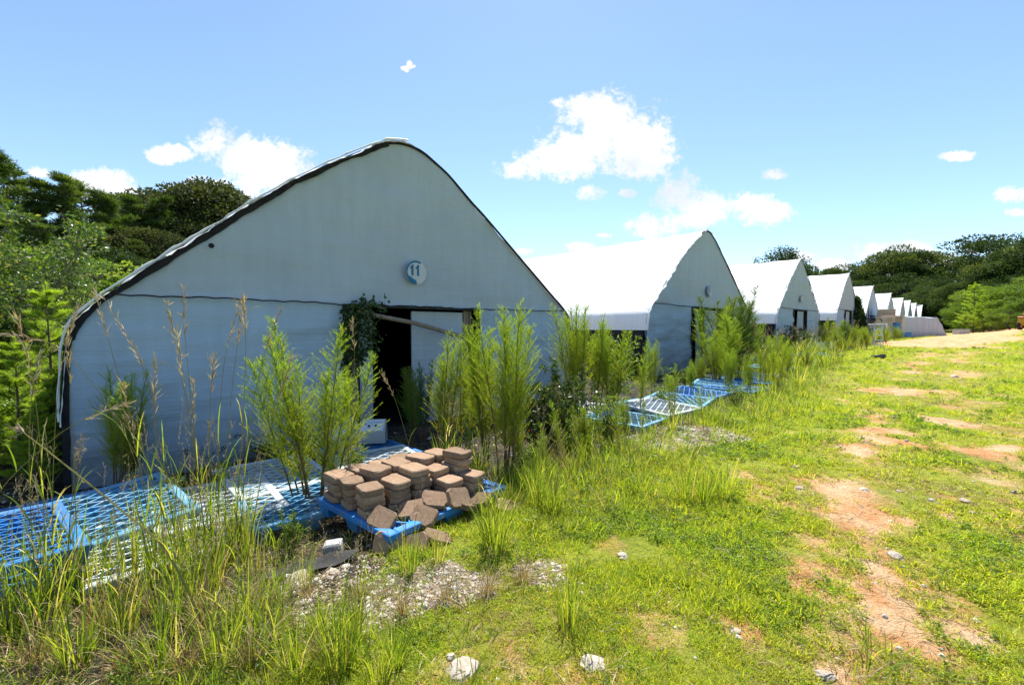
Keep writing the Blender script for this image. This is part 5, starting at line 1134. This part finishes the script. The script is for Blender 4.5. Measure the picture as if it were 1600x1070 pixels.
for k, (a, b, Y, kd) in enumerate(LT):
    lab = f'{names_l[kd]}, {ordw[sorted(LT).index((a, b, Y, kd))]} from the left in the wood left of greenhouse 11'
    lab = {0: 'tall dark pine at the far left', 3: 'tallest dark pine at the left border of the photo', 6: 'dark pine with a rounded top in the middle of the left wood', 14: 'rounded grey green oak at the right end of the left wood, touching the roof edge'}.get(k, lab)
    tree(a, b, Y, {'p': TPINE, 'o': TOAK, 'b': TFAR}[kd], lab, 'tree', 'trees of the wood at left', wide=1.0 if kd == 'p' else 1.05, name={'p': 'pine_tree', 'o': 'oak_tree', 'b': 'tree'}[kd])
RT = [(1209, 395, 78, 'f', 1), (1262, 440, 125, 'f', 1), (1290, 424, 122, 'f', 1.1), (1318, 415, 118, 'f', 1.1), (1340, 412, 112, 'f', .9), (1368, 398, 108, 'f', .95), (1400, 386, 108, 'f', .95), (1428, 424, 105, 'f', .8), (1330, 440, 105, 'f', 1.2), (1375, 432, 100, 'f', 1.2), (1410, 428, 96, 'f', 1.2),
      (1450, 430, 98, 'f', .9), (1470, 392, 108, 'a', 1), (1502, 368, 106, 'a', 1.1), (1540, 376, 104, 'a', 1.1), (1510, 418, 92, 'f', 1.0), (1475, 440, 86, 'f', 1.0), (1440, 448, 84, 'f', 1.2), (1540, 425, 84, 'f', 1.2), (1500, 446, 78, 'f', 1.2), (1570, 402, 74, 'f', 1.1), (1600, 378, 72, 'f', 1.1), (1640, 365, 68, 'f', 1.1), (1690, 360, 66, 'f', 1.1), (1750, 350, 64, 'f', 1.1), (1820, 345, 64, 'f', 1.1), (1590, 430, 66, 'f', 1.2), (1240, 452, 130, 'f', 1.2), (1560, 445, 68, 'f', 1.1), (1460, 470, 80, 'f', 1.3), (1420, 470, 92, 'f', 1.3), (1500, 478, 72, 'b', 1.3)]
for k, (a, b, Y, kd, w_) in enumerate(RT):
    lab = {0: 'small round tree top showing above the third greenhouse roof', 6: 'tallest dark tree right above the far end of the greenhouse row', 13: 'airy grey green tree, left one of two with sky showing through', 14: 'airy grey green tree, right one of two with sky showing through', 21: 'green tree at the right border of the photo'}.get(k, f'dark green tree, {ordw[sorted(RT).index((a, b, Y, kd, w_))]} from the left in the wood beyond the greenhouse row')
    tree(a, b, Y, {'f': TFAR, 'a': TAIRY, 'b': TFAR}[kd], lab, 'tree', 'trees of the wood at right', wide=w_)
for (a, b, Y, lab, w_) in [(1520, 440, 58, 'bright green young pine left of the two at the road bank', 1.5), (1536, 458, 56, 'smaller bright young pine at the road bank', 1.4), (1556, 462, 60, 'bright green young pine behind the bank bushes', 1.5)]:
    tree(a, b, Y, TSAP, lab, 'young pine', 'young pines on the road bank', w_, 4, name='young_pine')
for (a, b, Y, lab, w_) in [(1578, 464, 52, 'rounded green bush above the dirt road', 1.1), (1600, 468, 50, 'green bush behind the red machine', 1.1), (1632, 460, 50, 'green bush beyond the right border', 1.1), (1548, 478, 58, 'low olive bush on the road bank', 1), (1515, 482, 62, 'low bush left of the young pines', 1), (1530, 490, 60, 'lowest bush by the dirt road', .9), (1680, 455, 48, 'bush far right on the bank', 1.2)]:
    tree(a, b, Y, TBUSH, lab, 'bush', 'bushes on the road bank', w_, 4, name='bush')
TGREEN = [tree_meshes(470 + k, 12, 5.2, 60, 16000, .26, 'bush', .06, 1.3) for k in range(2)]
for (a, b, Y, lab, w_) in [(1536, 448, 63, 'bright green leafy tree behind the young pines on the road bank', 1.2), (1575, 446, 60, 'bright green leafy tree above the bank bushes', 1.2), (1608, 430, 60, 'bright green leafy tree behind the red machine', 1.2), (1650, 420, 58, 'bright green leafy tree beyond the right border', 1.2), (1505, 470, 66, 'low green tree at the left end of the road bank', 1.1)]:
    tree(a, b, Y, TGREEN, lab, 'tree', 'leafy trees on the road bank', w_)
# near left: shiny leaved shrub tree, bright young pines, undergrowth
def shiny_meshes():
    rng = np.random.default_rng(88); gt = G(); gl = G()
    for k in range(15):
        az = rng.uniform(0, 6.28); H = rng.uniform(2.4, 4.2); rr = rng.uniform(.3, 1.7); t = np.linspace(0, 1, 9)
        Q = np.stack([math.cos(az) * rr * t ** 1.3, math.sin(az) * rr * t ** 1.3, H * t - .25 * t ** 4], 1) + np.cumsum(rng.normal(0, .03, (9, 3)), 0) * (t > 0)[:, None]
        gt.tube(Q, .03 * (1.1 - t), 5)
        for b in range(20):
            u = rng.uniform(.18, 1); p = np.array([np.interp(u, t, Q[:, i]) for i in range(3)]); d = rvec(rng, 1)[0]; d[2] = d[2] * .5 + .35; Lb = rng.uniform(.3, .8)
            gt.tube([p, p + d * Lb * .5 + [0, 0, .02], p + d * Lb + [0, 0, -.06]], [.008, .006, .003], 3); n = 42; q = rng.uniform(.1, 1, n); P = p + d * (Lb * q)[:, None] + rng.normal(0, .045, (n, 3))
            gl.leaves(P, rng.normal(0, .6, (n, 3)) + d * .6 + [0, 0, -.25], rng.uniform(.05, .10, n), .045, rng)
    return [gt.mesh('trunk', M['bark']), gl.mesh('crown', M['shiny'])]
SHN = shiny_meshes()
x, Y = (5 - 800) / 680 * 7.6, 7.6
plant('glossy_leaved_tree', x, Y, 1.0, SHN, 'glossy leaved small tree catching the light at the left border', 'tree', names=('trunk', 'crown'), rz=0)
x, Y = (-120 - 800) / 680 * 7.2, 7.2
plant('glossy_leaved_tree', x, Y, 1.05, SHN, 'second glossy leaved tree just outside the left border', 'tree', names=('trunk', 'crown'), rz=2)
x, Y = (70 - 800) / 680 * 10.5, 10.5
plant('glossy_leaved_tree', x, Y, .85, SHN, 'glossy leaved tree behind the bright young pine', 'tree', names=('trunk', 'crown'), rz=4, sz=.95)
for (a, b, Y, lab, w_) in [(74, 436, 6.6, 'bright yellow green young pine beside the left shoulder of greenhouse 11', 1.25), (22, 520, 5.4, 'bright young pine at the left border in front of the glossy tree', 1.3), (-60, 480, 5.6, 'young pine outside the left border', 1.3), (50, 620, 5.0, 'lowest bright young pine near the left corner of greenhouse 11', 1.5)]:
    tree(a, b, Y, TSAP, lab, 'young pine', 'young pines at left', w_, 4, name='young_pine')
for (a, b, Y, lab, w_) in [(30, 470, 12, 'dark bush in the undergrowth at left, behind the young pines', 1.3), (60, 500, 9.5, 'dark bush beside the left wall of greenhouse 11', 1.0), (-60, 430, 11, 'dark bush at the left border', 1.4), (80, 440, 14, 'dark bush under the pines', 1.4), (20, 620, 6.4, 'low shaded bush at the foot of the glossy tree', 1.2), (-80, 600, 5.6, 'low shaded bush at the left edge', 1.4), (45, 640, 7.4, 'low bush deep in the left shade', 1.2), (-150, 450, 9, 'bush left of the frame', 1.4), (95, 400, 19, 'low tree at the edge of the left wood', 1.4), (50, 390, 20, 'low tree behind the glossy tree', 1.5), (-20, 380, 18, 'low tree in the left wood edge', 1.5)]:
    tree(a, b, Y, TBUSH, lab, 'bush', 'undergrowth at left', w_, 4, name='bush')

# ------------------------------------------------------------------ ground cover (instances on points)
def scatter(name, protos, pts, rot, scl, idx, label):
    c = bpy.data.collections.new(name + '_kinds')
    for k, p in enumerate(protos):
        o = bpy.data.objects.new(f'{name}_{k:02d}', p); c.objects.link(o)
    me = bpy.data.meshes.new(name); me.vertices.add(len(pts)); me.vertices.foreach_set('co', np.asarray(pts, np.float32).ravel())
    a = me.attributes.new('rot', 'FLOAT_VECTOR', 'POINT'); a.data.foreach_set('vector', np.asarray(rot, np.float32).ravel())
    a = me.attributes.new('scl', 'FLOAT', 'POINT'); a.data.foreach_set('value', np.asarray(scl, np.float32))
    a = me.attributes.new('idx', 'INT', 'POINT'); a.data.foreach_set('value', np.asarray(idx, np.int32))
    o = bpy.data.objects.new(name, me); COL.objects.link(o); tag(o, label, kind='stuff')
    ng = bpy.data.node_groups.new(name, 'GeometryNodeTree'); ng.interface.new_socket('Geometry', in_out='INPUT', socket_type='NodeSocketGeometry'); ng.interface.new_socket('Geometry', in_out='OUTPUT', socket_type='NodeSocketGeometry')
    N = ng.nodes; L = ng.links; gi = N.new('NodeGroupInput'); go = N.new('NodeGroupOutput'); ci = N.new('GeometryNodeCollectionInfo'); ci.inputs[0].default_value = c; ci.inputs['Separate Children'].default_value = True; ci.inputs['Reset Children'].default_value = True
    ip = N.new('GeometryNodeInstanceOnPoints'); ip.inputs['Pick Instance'].default_value = True
    L.new(gi.outputs[0], ip.inputs['Points']); L.new(ci.outputs[0], ip.inputs['Instance'])
    for nm, ty, sk in (('rot', 'FLOAT_VECTOR', 'Rotation'), ('scl', 'FLOAT', 'Scale'), ('idx', 'INT', 'Instance Index')):
        na = N.new('GeometryNodeInputNamedAttribute'); na.data_type = ty; na.inputs[0].default_value = nm; L.new(na.outputs[0], ip.inputs[sk])
    L.new(ip.outputs[0], go.inputs[0]); md = o.modifiers.new('scatter', 'NODES'); md.node_group = ng
    return o
rg = np.random.default_rng(2024)
def polar(n, r0, r1, a0=-68, a1=68, uni=False):
    r = r0 * (r1 / r0) ** rg.random(n); a = np.radians(rg.uniform(a0, a1, n)); return r * np.sin(a), r * np.cos(a), r
def normal_rot(x, y, amt=.25):
    n = len(x); return np.stack([rg.normal(0, amt, n), rg.normal(0, amt, n), rg.uniform(0, 6.28, n)], 1)
def tuft(seed, nb, h, w, lean, droop, m='lawn', vlo=.05, vhi=.95, seg=3):
    rng = np.random.default_rng(seed); g = G(); P = np.zeros((nb, 3)); a = rng.uniform(0, 6.28, nb); r = rng.uniform(0, .035, nb) * h / .06; P[:, 0] = np.cos(a) * r; P[:, 1] = np.sin(a) * r
    g.blades(P, a + rng.normal(0, .7, nb), h * rng.uniform(.5, 1.1, nb), w * rng.uniform(.7, 1.3, nb), np.abs(rng.normal(lean, .25, nb)), rng.uniform(.2, 1, nb) * droop, rng, seg=seg, v=rng.uniform(vlo, vhi, nb)); return g.mesh('tuft', M[m])
def sprig(seed, n, h, L_, m='clover'):
    rng = np.random.default_rng(seed); g = G(); P = np.stack([rng.normal(0, .03, n), rng.normal(0, .03, n), rng.uniform(.1, 1, n) * h], 1)
    D = rng.normal(0, 1, (n, 3)); D[:, 2] = np.abs(D[:, 2]) * .35 + .1; g.leaves(P, D, L_ * rng.uniform(.6, 1.2, n), L_ * .6, rng); return g.mesh('sprig', M[m])
PRT = [tuft(1, 16, .075, .0055, .75, .7), tuft(2, 20, .055, .005, .9, .6), tuft(3, 12, .11, .006, .5, .9), tuft(4, 22, .06, .006, 1.0, .5), sprig(5, 26, .035, .022), sprig(6, 34, .03, .017), sprig(7, 22, .05, .026, 'weed'), tuft(8, 14, .06, .004, .9, .6, 'straw', 0, 1), tuft(9, 18, .055, .005, 1.0, .5, 'lawn_dry'), tuft(10, 14, .07, .005, .8, .7, 'lawn_dry'), sprig(11, 30, .03, .02, 'lawn_dry'), tuft(12, 16, .05, .004, 1.1, .5, 'straw', 0, .6)]
x, y, r = polar(300000, 1.35, 75)
d, gr, fab, n1, n2 = masks(x, y); s_, t_ = st(x, y)
pv = rg.random(len(x)); block = np.maximum(np.maximum(d * 1.0, gr * .86), fab * .985)
patch = fbm(x, y, .45, 55, 4); keep = (pv > block) & (t_ > -.0) & (patch + rg.normal(0, .07, len(x)) > .35)
inside = (t_ < 0) & (s_ > -4.4); keep &= ~inside
x, y, r, n1, patch = x[keep], y[keep], r[keep], n1[keep], patch[keep]
cl = fbm(x, y, .9, 66, 3); dryv = fbm(x, y, 1.4, 44, 3) + rg.normal(0, .12, len(x))
idx = np.where(cl + rg.normal(0, .09, len(x)) > .53, rg.integers(4, 7, len(x)), rg.integers(0, 4, len(x))); idx = np.where(rg.random(len(x)) < .2, rg.integers(4, 7, len(x)), idx); trk = np.maximum(1 - dist_poly(x, y, TR1) / 1.6, 1 - dist_poly(x, y, TR2) / 1.6); dryv = dryv + .16 * np.clip(trk, 0, 1) + .05 * sst(r, 5, 15)
idx = np.where(dryv > .56, rg.integers(8, 11, len(x)), idx); idx = np.where(dryv > .72, rg.choice([7, 11, 8], len(x)), idx)
scatter('lawn_cover', PRT, np.stack([x, y, HB(x, y) - .004], 1), normal_rot(x, y, .2), np.clip((r / 6) ** .5, .6, 2.4) * rg.uniform(.5, 1.25, len(x)) * (.6 + .7 * patch), idx, 'low lawn grass and clover')
# taller weeds and dry litter in the weedy strip
TW = [tuft(21, 20, .26, .007, .3, .8, 'grass', seg=4), tuft(22, 16, .34, .008, .25, .9, 'grass', seg=4), tuft(23, 22, .20, .005, .5, .8, 'straw', 0, 1, 4), tuft(24, 26, .16, .006, .7, .7, 'grass'), sprig(25, 40, .16, .03, 'weed'), tuft(26, 18, .14, .004, 1.0, .6, 'straw', 0, 1)]
x, y, r = polar(60000, 1.6, 60); s_, t_ = st(x, y); d, gr, fab, n1, n2 = masks(x, y)
tc_ = np.interp(s_, [0, 8, 20, 40], [3.9, 4.0, 2.1, 1.6]); dens = np.exp(-((t_ - tc_) / .75) ** 2) * .75 * sst(s_, -2.0, .5) + .06 * (t_ < 3.2) + .14 * ((s_ < -2) & (t_ > 2.2) & (t_ < 5.4) & (x < -.6) & (y < 2.55)) + .012
dens *= (1 - .8 * gr) * (1 - .9 * d) * np.where(t_ > 5, (patch_ := (fbm(x, y, 1.2, 12, 3) > .58)) * 1.0, 1.0)
keep = (rg.random(len(x)) < dens) & ~((t_ < .15) & (s_ > -4.4)) & (t_ > -3)
pc = (x - c[0]) if False else 0
X_, Y_ = x - PAV_O[0], y - PAV_O[1]; la = X_ * e1[0] + Y_ * e1[1]; lb = X_ * e2[0] + Y_ * e2[1]; keep &= ~((la > -.05) & (la < 1.25) & (lb > -.1) & (lb < 1.5))
x, y, r, t_, s_ = x[keep], y[keep], r[keep], t_[keep], s_[keep]
idx = rg.integers(0, 6, len(x)); idx = np.where((t_ < 2.9) & (s_ < 6), rg.choice([2, 5, 4, 5], len(x)), idx)
scatter('weed_cover', TW, np.stack([x, y, HB(x, y) - .005], 1), normal_rot(x, y, .15), rg.uniform(.5, 1.2, len(x)) * np.clip((r / 6) ** .3, .8, 1.6) * np.where((t_ < 2.9), .7, 1), idx, 'mixed weeds and dry grass along the strip')
# dry litter and twigs on clay, gravel and fabric
def litter(seed):
    rng = np.random.default_rng(seed); g = G(); n = 14; P = rng.normal(0, .07, (n, 3)); P[:, 2] = rng.uniform(.003, .02, n); D = rng.normal(0, 1, (n, 3)); D[:, 2] *= .12; g.leaves(P, D, rng.uniform(.03, .12, n), .004, rng); return g.mesh('litter', M['straw'])
LT_ = [litter(k) for k in range(4)]
x, y, r = polar(26000, 1.4, 18); s_, t_ = st(x, y); d, gr, fab, n1, n2 = masks(x, y)
keep = (rg.random(len(x)) < np.maximum(np.maximum(gr * .45, fab * .5), d * .22)) & ~((t_ < .1) & (s_ > -4.4)); x, y, r = x[keep], y[keep], r[keep]
scatter('dry_litter', LT_, np.stack([x, y, HB(x, y) + .002], 1), normal_rot(x, y, .08), rg.uniform(.5, 1.3, len(x)), rg.integers(0, 4, len(x)), 'dry straw litter')
# gravel
def pebble(seed):
    m_ = rock_mesh(seed, .75); m_.materials.clear(); m_.materials.append(M['pebble']); return m_
M['pebble'] = surf('pebble', (.36, .32, .27), (.62, .57, .50), rough=.9, scale=3, objvar=.35)
PB = [pebble(500 + k) for k in range(5)]
x, y, r = polar(90000, 1.6, 16); s_, t_ = st(x, y); d, gr, fab, n1, n2 = masks(x, y)
keep = (rg.random(len(x)) < np.maximum(np.maximum(gr * 1.1 * (.4 + n1), d * .02), .002 + .02 * fab)) & ~((t_ < .1) & (s_ > -4.4)); x, y, r = x[keep], y[keep], r[keep]
scatter('gravel', PB, np.stack([x, y, HB(x, y) + .001], 1), normal_rot(x, y, .5), np.exp(rg.normal(math.log(.016), .45, len(x))) * np.clip(r / 4, 1, 2), rg.integers(0, 5, len(x)), 'pale gravel')
